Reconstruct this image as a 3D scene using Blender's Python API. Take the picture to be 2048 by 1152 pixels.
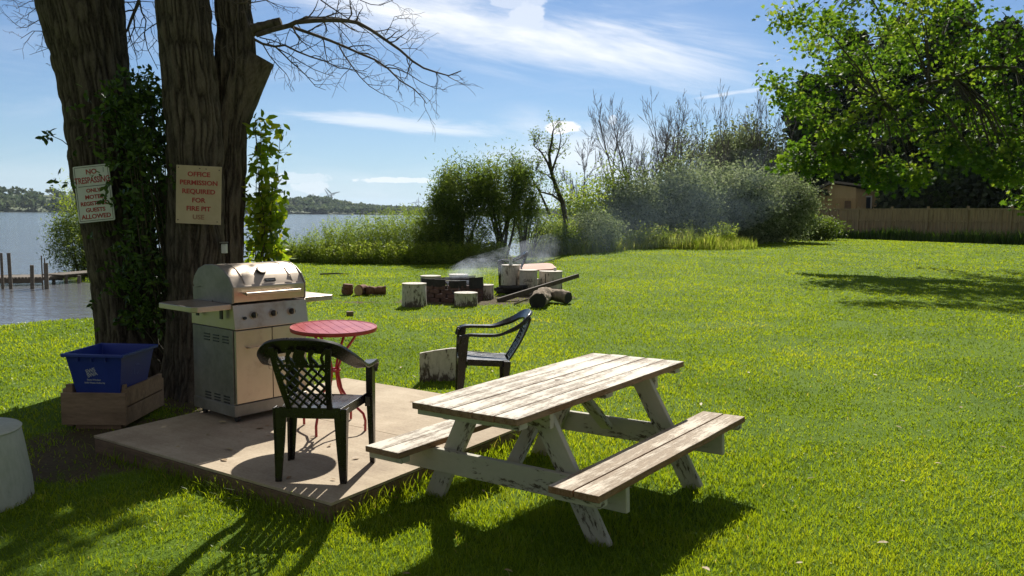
import bpy, bmesh, math, random
import numpy as np
from mathutils import Vector, Matrix, Euler

for o in list(bpy.data.objects): bpy.data.objects.remove(o)
random.seed(7); rng = np.random.default_rng(11)
scene = bpy.context.scene; COL = scene.collection
R = math.radians

# ------------------------------------------------------------------ camera
CAMZ, FPX, PITCH, ROLL = 1.684, 1600.0, R(5.247), R(0.519)
_F = Vector((0, math.cos(PITCH), -math.sin(PITCH)))
_U0 = Vector((0, math.sin(PITCH), math.cos(PITCH))); _R0 = Vector((1, 0, 0))
_R = _R0*math.cos(ROLL) + _U0*math.sin(ROLL); _U = -_R0*math.sin(ROLL) + _U0*math.cos(ROLL)
cd = bpy.data.cameras.new('camera'); cam = bpy.data.objects.new('camera', cd); COL.objects.link(cam)
cd.sensor_width = 36; cd.lens = 36*FPX/2048; cd.clip_start = .05; cd.clip_end = 20000
cam.matrix_world = Matrix(((_R.x, _U.x, -_F.x, 0), (_R.y, _U.y, -_F.y, 0), (_R.z, _U.z, -_F.z, CAMZ), (0, 0, 0, 1)))
scene.camera = cam
def _ray(x, y): return _F + _R*((x-1024)/FPX) - _U*((y-576)/FPX)
def at(x, y, z=0.0):
    d = _ray(x, y); t = (z-CAMZ)/d.z; return Vector((d.x*t, d.y*t, z))
def atY(x, y, Y):
    d = _ray(x, y); t = Y/d.y; return Vector((d.x*t, Y, CAMZ + d.z*t))

# ------------------------------------------------------------------ sun, sky, exposure
SUN_AZ, SUN_EL = R(7.0), R(39.0)
scene.view_settings.view_transform = 'Standard'; scene.view_settings.look = 'None'
scene.view_settings.exposure = 0.68; scene.view_settings.gamma = 1
sd = bpy.data.lights.new('sun', 'SUN'); sd.energy = 5.0; sd.angle = R(.53); sd.color = (1, .95, .86)
sun = bpy.data.objects.new('sun', sd); COL.objects.link(sun)
sv = Vector((math.sin(SUN_AZ)*math.cos(SUN_EL), math.cos(SUN_AZ)*math.cos(SUN_EL), math.sin(SUN_EL)))
sun.rotation_euler = sv.to_track_quat('Z', 'Y').to_euler(); sun.location = (0, 0, 30)

world = bpy.data.worlds.new('World'); scene.world = world; world.use_nodes = True
nt = world.node_tree; nt.nodes.clear(); WL = nt.links
class V:
    """tiny wrapper to write node maths"""
    def __init__(s, sock, tree): s.s = sock; s.t = tree
    def _m(s, op, *a, clamp=False):
        n = s.t.nodes.new('ShaderNodeMath'); n.operation = op; n.use_clamp = clamp
        for i, v in enumerate((s,)+a):
            if isinstance(v, V): s.t.links.new(v.s, n.inputs[i])
            else: n.inputs[i].default_value = v
        return V(n.outputs[0], s.t)
    def __add__(s, o): return s._m('ADD', o)
    def __sub__(s, o): return s._m('SUBTRACT', o)
    def __mul__(s, o): return s._m('MULTIPLY', o)
    def __truediv__(s, o): return s._m('DIVIDE', o)
    def exp(s): return s._m('EXPONENT')
    def clamp(s): return s._m('ADD', 0.0, clamp=True)
    def maxi(s, o): return s._m('MAXIMUM', o)
    def step(s, a, b):
        n = s.t.nodes.new('ShaderNodeMapRange'); n.interpolation_type = 'SMOOTHSTEP'
        s.t.links.new(s.s, n.inputs[0]); n.inputs[1].default_value = a; n.inputs[2].default_value = b
        return V(n.outputs[0], s.t)
def comb(t, x, y, z):
    n = t.nodes.new('ShaderNodeCombineXYZ')
    for i, v in enumerate((x, y, z)):
        if isinstance(v, V): t.links.new(v.s, n.inputs[i])
        else: n.inputs[i].default_value = v
    return n.outputs[0]
def noise(t, vec, scale=1, detail=6, rough=.55, dist=0):
    n = t.nodes.new('ShaderNodeTexNoise'); n.inputs['Scale'].default_value = scale
    n.inputs['Detail'].default_value = detail; n.inputs['Roughness'].default_value = rough
    n.inputs['Distortion'].default_value = dist
    if vec is not None: t.links.new(vec, n.inputs['Vector'])
    return V(n.outputs['Fac'], t)
sky = nt.nodes.new('ShaderNodeTexSky'); sky.sky_type = 'NISHITA'; sky.sun_disc = False
sky.sun_elevation = SUN_EL; sky.sun_rotation = SUN_AZ; sky.air_density = 1.0; sky.dust_density = .25; sky.ozone_density = 2.0
tc = nt.nodes.new('ShaderNodeTexCoord'); sp = nt.nodes.new('ShaderNodeSeparateXYZ'); WL.new(tc.outputs['Generated'], sp.inputs[0])
X, Y, Z = (V(sp.outputs[i], nt) for i in range(3))
Ys = Y.maxi(.08); u = X/Ys; v = Z/Ys; fwd = Y.step(.05, .3)
def band(u0, v0, slope, w, wu, centre_u, ns, seed, lo, hi, amp):
    """a streak of cirrus along a line in the sky"""
    t = v - (u*slope + (v0 - slope*u0))
    al = u + v*slope
    n1 = noise(nt, comb(nt, al*ns[0], t*ns[1], seed), 1, 8, .62, .3)
    prof = (t*t*(-1.0/(w*w))).exp() * ((u-centre_u)*(u-centre_u)*(-1.0/(wu*wu))).exp()
    return (n1*1.15 + prof*.5 - .68).step(lo, hi)*prof.step(.02, .45)*amp
def puff(u0, v0, ru, rv, seed, amp, sc=34):
    n1 = noise(nt, comb(nt, u*sc, v*sc*1.5, seed), 1, 7, .6, .2)
    a = (u-u0)/ru; b = (v-v0)/rv
    prof = ((a*a+b*b)*-1.0).exp()
    return (n1*.75 + prof*.6 - .62).step(0, .14)*prof.step(.05, .4)*amp
clouds = [band(.05, .217, -.165, .048, .33, .03, (3.0, 20), 1.7, -.02, .55, 1.0),
          band(-.06, .232, -.13, .040, .15, -.08, (5.0, 22), 4.2, .02, .5, .85),
          band(-.14, .112, -.09, .013, .2, -.16, (6, 50), 7.7, .05, .5, .6),
          band(.27, .151, .15, .0035, .07, .27, (9, 60), 3.3, .0, .5, .6),
          band(.10, .075, -.02, .05, .17, .1, (4, 16), 9.1, .0, .7, .8),
          band(-.38, .03, .0, .03, .5, -.2, (4, 18), 12.1, .05, .8, .45),
          puff(.06, .108, .032, .010, 2.2, 1), puff(.012, .236, .030, .026, 5.5, .6, 26), puff(.0, .262, .05, .018, 3.5, .5, 26),
          puff(-.145, .041, .06, .0045, 8.5, .7, 60), puff(-.27, .042, .05, .008, 6.5, .4, 50), puff(.122, .116, .006, .009, 6.1, .55, 60),
          puff(-.25, .03, .03, .01, 7.9, .5, 60)]
cl = clouds[0]
for c in clouds[1:]: cl = cl.maxi(c)
veil = noise(nt, comb(nt, u*3.0, v*11.0, 22.0), 1, 7, .6, .6).step(.45, .8)*.22
cl = (cl.maxi(veil)*fwd).clamp(); over = (Y.step(.1, -.3).maxi(Z.step(.42, .7))*(noise(nt, tc.outputs['Generated'], 3, 5, .6).step(.25, .55)*.25+.65)).clamp()  # last mask: unseen cloud veil behind and above the camera, added for neutral fill
hz = (v*-9.0).exp()*.55
mx0 = nt.nodes.new('ShaderNodeMixRGB'); WL.new(hz.clamp().s, mx0.inputs[0]); tint = nt.nodes.new('ShaderNodeMixRGB'); tint.blend_type = 'MULTIPLY'; tint.inputs[0].default_value = 1; WL.new(sky.outputs[0], tint.inputs[1]); tint.inputs[2].default_value = (.55, .75, 1.0, 1); WL.new(tint.outputs[0], mx0.inputs[1]); mx0.inputs[2].default_value = (7.5, 10.2, 12.4, 1)
mx = nt.nodes.new('ShaderNodeMixRGB'); WL.new(cl.s, mx.inputs[0]); WL.new(mx0.outputs[0], mx.inputs[1]); mx.inputs[2].default_value = (13.2, 13.4, 13.8, 1)
mx1 = nt.nodes.new('ShaderNodeMixRGB'); WL.new(over.s, mx1.inputs[0]); WL.new(mx.outputs[0], mx1.inputs[1]); mx1.inputs[2].default_value = (2.75, 2.75, 2.7, 1); mx = mx1  # grey of the added out-of-view veil, takes blue out of the fill light
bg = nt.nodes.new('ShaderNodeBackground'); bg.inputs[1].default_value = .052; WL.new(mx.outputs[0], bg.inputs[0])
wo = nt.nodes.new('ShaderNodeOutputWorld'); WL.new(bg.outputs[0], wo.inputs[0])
scene.cycles.max_bounces = 8; scene.cycles.transparent_max_bounces = 8

# ------------------------------------------------------------------ material helpers
def newmat(name):
    m = bpy.data.materials.new(name); m.use_nodes = True; t = m.node_tree
    return m, t, t.nodes['Principled BSDF'], t.nodes['Material Output']
def coords(t, kind='Object', scale=(1, 1, 1), rot=(0, 0, 0)):
    c = t.nodes.new('ShaderNodeTexCoord'); mp = t.nodes.new('ShaderNodeMapping')
    mp.inputs['Scale'].default_value = scale; mp.inputs['Rotation'].default_value = rot
    t.links.new(c.outputs[kind], mp.inputs[0]); return mp.outputs[0]
def ramp(t, fac, stops):
    r = t.nodes.new('ShaderNodeValToRGB'); t.links.new(fac.s if isinstance(fac, V) else fac, r.inputs[0])
    el = r.color_ramp.elements
    while len(el) < len(stops): el.new(.5)
    for e, (p, c) in zip(el, stops): e.position = p; e.color = (*c, 1)
    return r.outputs[0]
def mix(t, fac, a, b):
    n = t.nodes.new('ShaderNodeMixRGB')
    if isinstance(fac, V): fac = fac.s
    if isinstance(fac, (int, float)): n.inputs[0].default_value = fac
    else: t.links.new(fac, n.inputs[0])
    for i, c in ((1, a), (2, b)):
        if isinstance(c, tuple): n.inputs[i].default_value = (*c, 1)
        else: t.links.new(c, n.inputs[i])
    return n.outputs[0]
def bump(t, bsdf, h, strength=.5, dist=.01):
    b = t.nodes.new('ShaderNodeBump'); b.inputs['Strength'].default_value = strength; b.inputs['Distance'].default_value = dist
    t.links.new(h.s if isinstance(h, V) else h, b.inputs['Height']); t.links.new(b.outputs[0], bsdf.inputs['Normal'])
def nmat(name, c1, c2, scale=8, stretch=(1, 1, 1), rough=.7, metal=0, bs=.3, bd=.004, lo=.35, hi=.65, spec=.5, coat=0):
    """two-tone material broken up by noise, with matching fine bump"""
    m, t, b, o = newmat(name); vec = coords(t, 'Object', stretch)
    n1 = noise(t, vec, scale, 8, .6); n2 = noise(t, vec, scale*5, 5, .6)
    f = (n1*.7+n2*.3)
    t.links.new(ramp(t, f, [(lo, c1), (hi, c2)]), b.inputs['Base Color'])
    rr = f*.3+(rough-.15); t.links.new(rr.s, b.inputs['Roughness'])
    b.inputs['Metallic'].default_value = metal; b.inputs['Specular IOR Level'].default_value = spec
    if coat: b.inputs['Coat Weight'].default_value = coat
    if bs: bump(t, b, f, bs, bd)
    return m
def leafmat(name, cols, trans=.5, tcol=None, rough=.45, spec=.35):
    m, t, b, o = newmat(name)
    a = t.nodes.new('ShaderNodeAttribute'); a.attribute_name = 'rnd'
    n = len(cols); c = ramp(t, a.outputs['Fac'], [(i/(n-1), k) for i, k in enumerate(cols)])
    t.links.new(c, b.inputs['Base Color']); b.inputs['Roughness'].default_value = rough; b.inputs['Specular IOR Level'].default_value = spec
    tr = t.nodes.new('ShaderNodeBsdfTranslucent')
    t.links.new(mix(t, 1.0, c, tcol or (1, 1, 1)), tr.inputs[0])
    t.nodes[-1].blend_type = 'MIX'
    mm = [x for x in t.nodes if x.type == 'MIX_RGB'][-1]; mm.blend_type = 'MULTIPLY'
    ms = t.nodes.new('ShaderNodeMixShader'); ms.inputs[0].default_value = trans
    t.links.new(b.outputs[0], ms.inputs[1]); t.links.new(tr.outputs[0], ms.inputs[2]); t.links.new(ms.outputs[0], o.inputs[0])
    return m

# ------------------------------------------------------------------ object helpers
def tag(o, label=None, cat=None, group=None, kind=None):
    if label: o['label'] = label
    if cat: o['category'] = cat
    if group: o['group'] = group
    if kind: o['kind'] = kind
    return o
def thing(name, label, cat, loc=(0, 0, 0), rz=0, group=None):
    o = bpy.data.objects.new(name, None); COL.objects.link(o); o.empty_display_size = .1
    o.location = loc; o.rotation_euler = (0, 0, rz); tag(o, label, cat, group); return o
def copy_tree(o, parent=None):
    c = o.copy(); COL.objects.link(c); c.parent = parent
    for ch in o.children: copy_tree(ch, c)
    return c
class MB:
    def __init__(s): s.v = []; s.f = []
    def add(s, vs, fs):
        n = len(s.v); s.v += [tuple(p) for p in vs]; s.f += [tuple(i+n for i in f) for f in fs]; return s
    def box(s, c, d, rot=None, taper=None):
        x, y, z = d[0]/2, d[1]/2, d[2]/2; P = []
        for k, (i, j, l) in enumerate(((-1,-1,-1),(1,-1,-1),(1,1,-1),(-1,1,-1),(-1,-1,1),(1,-1,1),(1,1,1),(-1,1,1))):
            sc = (taper if (taper and l < 0) else (1, 1))
            p = Vector((i*x*sc[0], j*y*sc[1], l*z))
            if rot is not None: p = rot @ p
            P.append(p + Vector(c))
        return s.add(P, [(3,2,1,0),(4,5,6,7),(0,1,5,4),(1,2,6,5),(2,3,7,6),(3,0,4,7)])
    def bar(s, a, b, w, h, up=(0, 0, 1), w2=None, h2=None):
        """rectangular bar from a to b; w across, h along 'up'"""
        a, b = Vector(a), Vector(b); d = (b-a).normalized(); up = Vector(up)
        sx = d.cross(up).normalized(); uy = sx.cross(d).normalized(); P = []
        for p, ww, hh in ((a, w, h), (b, w2 or w, h2 or h)):
            for i, j in ((-1,-1),(1,-1),(1,1),(-1,1)): P.append(p + sx*(i*ww/2) + uy*(j*hh/2))
        return s.add(P, [(3,2,1,0),(4,5,6,7),(0,1,5,4),(1,2,6,5),(2,3,7,6),(3,0,4,7)])
    def tube(s, path, rad, n=8, cap=True):
        path = [Vector(p) for p in path]; k = len(path)
        if not hasattr(rad, '__len__'): rad = [rad]*k
        prev = None; base = len(s.v); fs = []
        for i, p in enumerate(path):
            d = (path[min(i+1, k-1)] - path[max(i-1, 0)])
            d = d.normalized() if d.length > 1e-9 else Vector((0, 0, 1))
            if prev is None:
                a = Vector((1, 0, 0)) if abs(d.x) < .9 else Vector((0, 1, 0)); prev = (a - d*a.dot(d)).normalized()
            else:
                prev = prev - d*prev.dot(d); prev = prev.normalized() if prev.length > 1e-6 else d.orthogonal().normalized()
            q = d.cross(prev)
            for j in range(n):
                a = 2*math.pi*j/n; s.v.append(tuple(p + (prev*math.cos(a)+q*math.sin(a))*rad[i]))
        for i in range(k-1):
            for j in range(n):
                a = base+i*n+j; b = base+i*n+(j+1) % n; fs.append((a, b, b+n, a+n))
        if cap: fs += [tuple(base+j for j in range(n))[::-1], tuple(base+(k-1)*n+j for j in range(n))]
        s.f += fs; return s
    def strip(s, path, wvec, th):
        """flat band following a path: wvec[i] = half width vector, th = thickness"""
        path = [Vector(p) for p in path]; k = len(path); base = len(s.v)
        for i, p in enumerate(path):
            d = (path[min(i+1, k-1)] - path[max(i-1, 0)]).normalized(); w = Vector(wvec[i]); nn = d.cross(w).normalized()*(th/2)
            for q in (p-w-nn, p+w-nn, p+w+nn, p-w+nn): s.v.append(tuple(q))
        for i in range(k-1):
            for j in range(4):
                a = base+i*4+j; b = base+i*4+(j+1) % 4; s.f.append((a, b, b+4, a+4))
        s.f += [(base+3, base+2, base+1, base), tuple(base+(k-1)*4+j for j in range(4))]
        return s
    def lathe(s, prof, n=32, c=(0, 0, 0), wob=0, seed=0, cap=True):
        base = len(s.v); k = len(prof); r_ = random.Random(seed); ph = [r_.uniform(0, 6.28) for _ in range(5)]
        for r, z in prof:
            for j in range(n):
                a = 2*math.pi*j/n
                w = 1 + wob*(math.sin(2*a+ph[0])*.5+math.sin(3*a+ph[1]+z*2)*.35+math.sin(5*a+ph[2]-z*3)*.2+math.sin(9*a+ph[3])*.12)
                s.v.append((c[0]+r*w*math.cos(a), c[1]+r*w*math.sin(a), c[2]+z))
        for i in range(k-1):
            for j in range(n):
                a = base+i*n+j; b = base+i*n+(j+1) % n; s.f.append((a, b, b+n, a+n))
        if cap: s.f += [tuple(base+j for j in range(n))[::-1], tuple(base+(k-1)*n+j for j in range(n))]
        return s
    def prism(s, pts, h0, h1, axis='y'):
        """extrude a 2-D outline (x,z) along y, or (x,y) along z"""
        n = len(pts); f = (lambda a, b, h: (a, h, b)) if axis == 'y' else ((lambda a, b, h: (a, b, h)) if axis == 'z' else (lambda a, b, h: (h, a, b)))
        vs = [f(a, b, h0) for a, b in pts] + [f(a, b, h1) for a, b in pts]
        return s.add(vs, [tuple(range(n))[::-1], tuple(range(n, 2*n))] + [(i, (i+1) % n, (i+1) % n+n, i+n) for i in range(n)])
    def build(s, name, mat, parent=None, smooth=False, bevel=0, seg=2, auto=None):
        me = bpy.data.meshes.new(name); me.from_pydata(s.v, [], s.f); me.update()
        bm = bmesh.new(); bm.from_mesh(me); bmesh.ops.recalc_face_normals(bm, faces=bm.faces); bm.to_mesh(me); bm.free()
        o = bpy.data.objects.new(name, me); COL.objects.link(o); o.parent = parent
        for m in (mat if isinstance(mat, (list, tuple)) else [mat]): me.materials.append(m)
        if bevel:
            b = o.modifiers.new('bevel', 'BEVEL'); b.width = bevel; b.segments = seg; b.limit_method = 'ANGLE'; b.angle_limit = R(40)
        if smooth: me.polygons.foreach_set('use_smooth', [True]*len(me.polygons))
        if auto is not None: me.set_sharp_from_angle(angle=R(auto))
        return o
def inst(name, mat, V3, faces, rnd=None, parent=None, smooth=False):
    """many copies of one small face pattern in ONE mesh; V3: (n,k,3)"""
    n, k, _ = V3.shape; lens = np.array([len(f) for f in faces]); flat = np.concatenate([np.array(f) for f in faces]); L = len(flat)
    lv = (flat[None, :] + (np.arange(n)*k)[:, None]).ravel().astype(np.int32)
    st = (np.concatenate([[0], np.cumsum(lens)[:-1]])[None, :] + (np.arange(n)*L)[:, None]).ravel().astype(np.int32)
    me = bpy.data.meshes.new(name); me.vertices.add(n*k); me.vertices.foreach_set('co', V3.reshape(-1).astype(np.float32))
    me.loops.add(n*L); me.loops.foreach_set('vertex_index', lv)
    me.polygons.add(n*len(faces)); me.polygons.foreach_set('loop_start', st)
    me.polygons.foreach_set('loop_total', np.tile(lens, n).astype(np.int32))
    if smooth: me.polygons.foreach_set('use_smooth', np.ones(n*len(faces), bool))
    if rnd is None: rnd = rng.random(n)
    at_ = me.attributes.new('rnd', 'FLOAT', 'POINT'); at_.data.foreach_set('value', np.repeat(rnd, k).astype(np.float32))
    me.update(calc_edges=True); me.validate()
    o = bpy.data.objects.new(name, me); COL.objects.link(o); o.parent = parent; me.materials.append(mat); return o
TEMPL = {
 'oval': (np.array([(0,0,0),(.24,.33,.05),(.19,.68,.03),(0,1,-.08),(-.19,.68,.03),(-.24,.33,.05)]), [(0,1,2,3),(0,3,4,5)]),
 'lance': (np.array([(0,0,0),(.11,.35,.03),(.08,.7,.0),(0,1,-.12),(-.08,.7,.0),(-.11,.35,.03)]), [(0,1,2,3),(0,3,4,5)]),
 'maple': (np.array([(0,0,0),(.18,.1,.02),(.5,.08,.06),(.36,.34,.03),(.56,.62,.02),(.24,.6,0),(0,1,-.1),(-.24,.6,0),(-.56,.62,.02),(-.36,.34,.03),(-.5,.08,.06),(-.18,.1,.02)]), [(0,1,2,3,4,5,6),(0,6,7,8,9,10,11)]),
 'clump': (np.array([(0,0,0),(.35,.12,.1),(.5,.5,-.05),(.3,.72,.1),(.05,1,0),(-.22,.7,-.1),(-.5,.55,.1),(-.3,.15,0)]), [(0,1,2,3),(0,3,4,5),(0,5,6,7)]),
}
def unit(a): return a/np.maximum(np.linalg.norm(a, axis=-1, keepdims=True), 1e-9)
def leaves(name, mat, C, size, kind='oval', parent=None, upb=.5, droop=.3, rnd=None, outward=None):
    n = len(C); N = unit(rng.normal(size=(n, 3)) + np.array([0, 0, upb]))
    D = rng.normal(size=(n, 3)) - np.array([0, 0, droop])
    if outward is not None: D += outward
    D = unit(D - N*(D*N).sum(1, keepdims=True)); Xv = np.cross(D, N)
    T, F = TEMPL[kind]; s = np.asarray(size)*np.ones(n)*rng.uniform(.65, 1.3, n)
    Vv = C[:, None, :] + s[:, None, None]*(T[None, :, 0:1]*Xv[:, None] + T[None, :, 1:2]*D[:, None] + T[None, :, 2:3]*N[:, None])
    return inst(name, mat, Vv, F, rnd, parent)

# numpy value noise
def vnoise(P, seed=0):
    P = np.asarray(P, float); I = np.floor(P).astype(np.int64); Fr = P - I; Fr = Fr*Fr*(3-2*Fr)
    def h(i, j, k):
        x = (i*374761393 + j*668265263 + k*2147483647 + seed*974711) & 0xffffffff
        x = ((x ^ (x >> 13))*1274126177) & 0xffffffff; x = (x ^ (x >> 16)) & 0xffff
        return x/65535.0
    r = 0
    for a in (0, 1):
        for b in (0, 1):
            for c in (0, 1):
                w = (Fr[..., 0] if a else 1-Fr[..., 0])*(Fr[..., 1] if b else 1-Fr[..., 1])*(Fr[..., 2] if c else 1-Fr[..., 2])
                r = r + w*h(I[..., 0]+a, I[..., 1]+b, I[..., 2]+c)
    return r
def fbm(P, seed=0, oct=4):
    r = 0; a = .5; P = np.asarray(P, float)
    for i in range(oct): r = r + a*vnoise(P*(2**i), seed+i*7); a *= .5
    return r/(1-.5**oct)

# ------------------------------------------------------------------ terrain
LAND = [(-300,-80),(-300,8),(-60,10),(-20,11.2),(-9,12.6),(-7.7,13.4),(-7.2,16),(-9.5,20.5),(-12.8,23.6),(-15,25.6),(-14.5,28),(-10,28.8),(-7.5,28.6),(-5,30.5),(3,33.5),(9,38.5),(14,47),(19,66),(40,120),(120,240),(500,320),(500,-80)]
def land_dist(x, y):
    """signed distance to the shore line, positive on land"""
    x = np.asarray(x, float); y = np.asarray(y, float); d = np.full(x.shape, 1e9); ins = np.zeros(x.shape, bool)
    n = len(LAND)
    for i in range(n):
        (ax, ay), (bx, by) = LAND[i], LAND[(i+1) % n]
        ex, ey = bx-ax, by-ay; t = np.clip(((x-ax)*ex+(y-ay)*ey)/(ex*ex+ey*ey), 0, 1)
        d = np.minimum(d, np.hypot(x-ax-t*ex, y-ay-t*ey))
        c = ((ay > y) != (by > y)) & (x < (bx-ax)*(y-ay)/((by-ay) if by != ay else 1e-9)+ax); ins ^= c
    return np.where(ins, d, -d)
def sst(t): t = np.clip(t, 0, 1); return t*t*(3-2*t)
WATER_Z = -.5
def ground_z(x, y, fine=True):
    x = np.asarray(x, float); y = np.asarray(y, float); d = land_dist(x, y) + (vnoise(np.stack([x*1.3, y*1.3, x*0], -1), 5)-.5)*.5
    z = .38*sst((y-15)/22)*sst((x+3)/9)
    bank = sst((d+.9)/2.6)
    z = z*bank + (1-bank)*-1.0
    if fine: z = z + (vnoise(np.stack([x*.9, y*.9, x*0], -1), 3)-.5)*.018*sst((np.hypot(x+1, y-6)-3)/4)*sst(d/2)
    return z
def gz(x, y): return float(ground_z(np.array([x]), np.array([y]))[0])

# ------------------------------------------------------------------ materials
GR_A, GR_B, GR_C = (.030, .062, .008), (.062, .115, .012), (.12, .15, .03)
def lawn_material():
    m, t, b, o = newmat('lawn_turf'); vec = coords(t, 'Object')
    n1 = noise(t, vec, .45, 5, .6); n2 = noise(t, vec, 3.2, 6, .65); n3 = noise(t, vec, 38, 4, .7)
    f = n1*.35+n2*.35+n3*.3
    c = ramp(t, f, [(.30, (.05, .095, .008)), (.47, (.10, .17, .012)), (.6, (.145, .225, .016)), (.78, (.22, .27, .03))])
    # bare earth: by the deck and under the trees, round the fire pit, and small worn spots
    s_ = t.nodes.new('ShaderNodeSeparateXYZ'); t.links.new(vec, s_.inputs[0]); x, y = V(s_.outputs[0], t), V(s_.outputs[1], t)
    def blob(cx, cy, rx, ry):
        a = (x-cx)/rx; bb = (y-cy)/ry; return ((a*a+bb*bb)*-1.0).exp()
    dirt = (blob(-3.0, 5.6, .75, 1.1)*.75).maxi(blob(-2.6, 7.4, .9, 1.0)).maxi(blob(-.9, 15.6, 1.5, 1.0)).maxi(blob(.45, 16.3, .9, .6)).maxi(blob(-2.9, 15.1, .8, .4)*.5)
    worn = noise(t, vec, 1.1, 3, .5).step(.66, .75)*.5
    df = (dirt*1.1+(n2-.5)*1.1-.38).step(0, .2).maxi(worn*(n3.step(.4, .6)))
    c2 = mix(t, df, c, ramp(t, n3*.6+n2*.4, [(.3, (.05, .038, .02)), (.7, (.16, .125, .07))]))
    t.links.new(c2, b.inputs['Base Color']); b.inputs['Roughness'].default_value = .9; b.inputs['Specular IOR Level'].default_value = .1
    bump(t, b, n3*.7+noise(t, vec, 120, 2, .6)*.5, 1.0, .03)
    return m
def dirt_amount(x, y):
    def bl(cx, cy, rx, ry): return np.exp(-(((x-cx)/rx)**2+((y-cy)/ry)**2))
    d = np.maximum.reduce([bl(-3.0, 5.6, .75, 1.1)*.7, bl(-2.6, 7.4, .9, 1.0), bl(-.9, 15.6, 1.5, 1.0), bl(.45, 16.3, .9, .6), bl(-2.9, 15.1, .8, .4)*.5])
    return d
M = {}
M['lawn'] = lawn_material()
M['blade'] = leafmat('grass_blade', [(.088, .158, .009), (.16, .262, .011), (.232, .348, .014), (.31, .405, .022), (.46, .42, .14)], .6, (1.3, 1.1, .5), .45, .5)
M['reed'] = leafmat('reed_blade', [(.13, .19, .022), (.22, .31, .035), (.32, .40, .06), (.44, .44, .15)], .6, (1.1, 1.05, .7), .5)
M['willow'] = leafmat('willow_leaf', [(.10, .16, .022), (.19, .27, .035), (.29, .37, .06), (.40, .44, .12)], .6, (1.1, 1.1, .6), .5)
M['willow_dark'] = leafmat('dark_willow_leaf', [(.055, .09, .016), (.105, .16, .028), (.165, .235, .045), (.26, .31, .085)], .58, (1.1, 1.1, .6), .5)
M['olive'] = leafmat('silvery_leaf', [(.08, .11, .05), (.18, .225, .11), (.30, .34, .19), (.44, .48, .32)], .35, (1, 1.05, .8), .7, .12)
M['pine'] = leafmat('conifer_needle', [(.014, .024, .013), (.026, .042, .020), (.042, .062, .028), (.065, .085, .04)], .2, None, .6, .2)
M['maple'] = leafmat('maple_leaf', [(.04, .10, .016), (.07, .155, .02), (.115, .215, .025), (.17, .275, .035), (.24, .30, .06)], .58, (1.25, 1.15, .5), .58, .2)
M['sap'] = leafmat('sapling_leaf', [(.12, .20, .018), (.20, .31, .025), (.30, .42, .03), (.48, .48, .05)], .68, (1.3, 1.2, .5), .35, .5)
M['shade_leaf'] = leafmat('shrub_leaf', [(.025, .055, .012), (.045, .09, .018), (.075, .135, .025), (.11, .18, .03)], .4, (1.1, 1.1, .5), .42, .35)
M['far'] = leafmat('far_tree_leaf', [(.055, .085, .05), (.085, .125, .06), (.12, .165, .075), (.16, .19, .09)], .35, None, .7, .1)
M['fallen'] = leafmat('fallen_leaf', [(.25, .16, .07), (.42, .30, .16), (.5, .42, .25), (.32, .2, .1)], .2, None, .6)
def bark_material(name, c1, c2, sc=1.0):
    m, t, b, o = newmat(name)
    vec = coords(t, 'Object', (26*sc, 26*sc, 4.2*sc)); n1 = noise(t, vec, 1, 6, .6, .4); v2 = coords(t, 'Object', (4, 4, 2)); n2 = noise(t, v2, 1, 5, .6)
    n3 = noise(t, coords(t, 'Object', (90, 90, 30)), 1, 4, .6)
    f = n1*.55+n3*.25+n2*.2
    if name == 'tree_bark':
        a = t.nodes.new('ShaderNodeAttribute'); a.attribute_name = 'ridge'; f = V(a.outputs['Fac'], t)*.30+n1*.30+n3*.40
    t.links.new(ramp(t, f, [(.30, c1), (.66, c2)]), b.inputs['Base Color']); b.inputs['Roughness'].default_value = .95; b.inputs['Specular IOR Level'].default_value = .15
    bump(t, b, f, .9, .03); return m
M['bark'] = bark_material('tree_bark', (.022, .017, .013), (.14, .115, .09))
M['twig'] = nmat('dead_twig', (.05, .038, .03), (.14, .11, .085), 14, rough=.9, bs=.3)
M['twig_grey'] = nmat('bare_branch', (.07, .06, .055), (.17, .15, .14), 6, rough=.9, bs=0)
M['cut'] = nmat('cut_wood', (.10, .075, .05), (.24, .18, .12), 12, rough=.9)
M['stem'] = nmat('shrub_stem', (.03, .025, .015), (.09, .075, .045), 10, rough=.9, bs=0)

def painted_wood(name, paint, wood, lo, hi, edge=None, st=(1.5, 22, 22)):
    """flaking paint over weathered boards, grain along local x"""
    m, t, b, o = newmat(name); v1 = coords(t, 'Object', st); v2 = coords(t, 'Object', (st[0]*6, st[1]*3.2, st[2]*3.2)); v3 = coords(t, 'Object', (3, 3, 3))
    oi = t.nodes.new('ShaderNodeObjectInfo')
    n1 = noise(t, v1, 1, 7, .7, .5); n2 = noise(t, v2, 1, 6, .7); n3 = noise(t, v3, 1, 3, .5)
    f = n1*.45+n2*.35+n3*.3
    k = f.step(lo, hi)
    wc = ramp(t, n2, [(.3, tuple(c*.55 for c in wood)), (.7, wood)])
    pc = ramp(t, n3*.5+n2*.5, [(.3, tuple(c*.82 for c in paint)), (.7, paint)])
    c = mix(t, k, wc, pc)
    if edge:
        g = t.nodes.new('ShaderNodeNewGeometry'); s2 = t.nodes.new('ShaderNodeSeparateXYZ'); t.links.new(g.outputs['True Normal'], s2.inputs[0])
        e = V(s2.outputs[2], t)._m('ABSOLUTE').step(.75, .55)
        e = V(s2.outputs[2], t)._m('ABSOLUTE')
        e = (e*-1.0+1.0).step(.25, .5)*.85
        c = mix(t, e, c, ramp(t, n2, [(.3, tuple(x*.5 for x in edge)), (.7, edge)]))
    t.links.new(c, b.inputs['Base Color']); b.inputs['Roughness'].default_value = .75; b.inputs['Specular IOR Level'].default_value = .25
    bump(t, b, k*.5+n2*.8+n1*.4, .8, .004); return m
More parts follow.
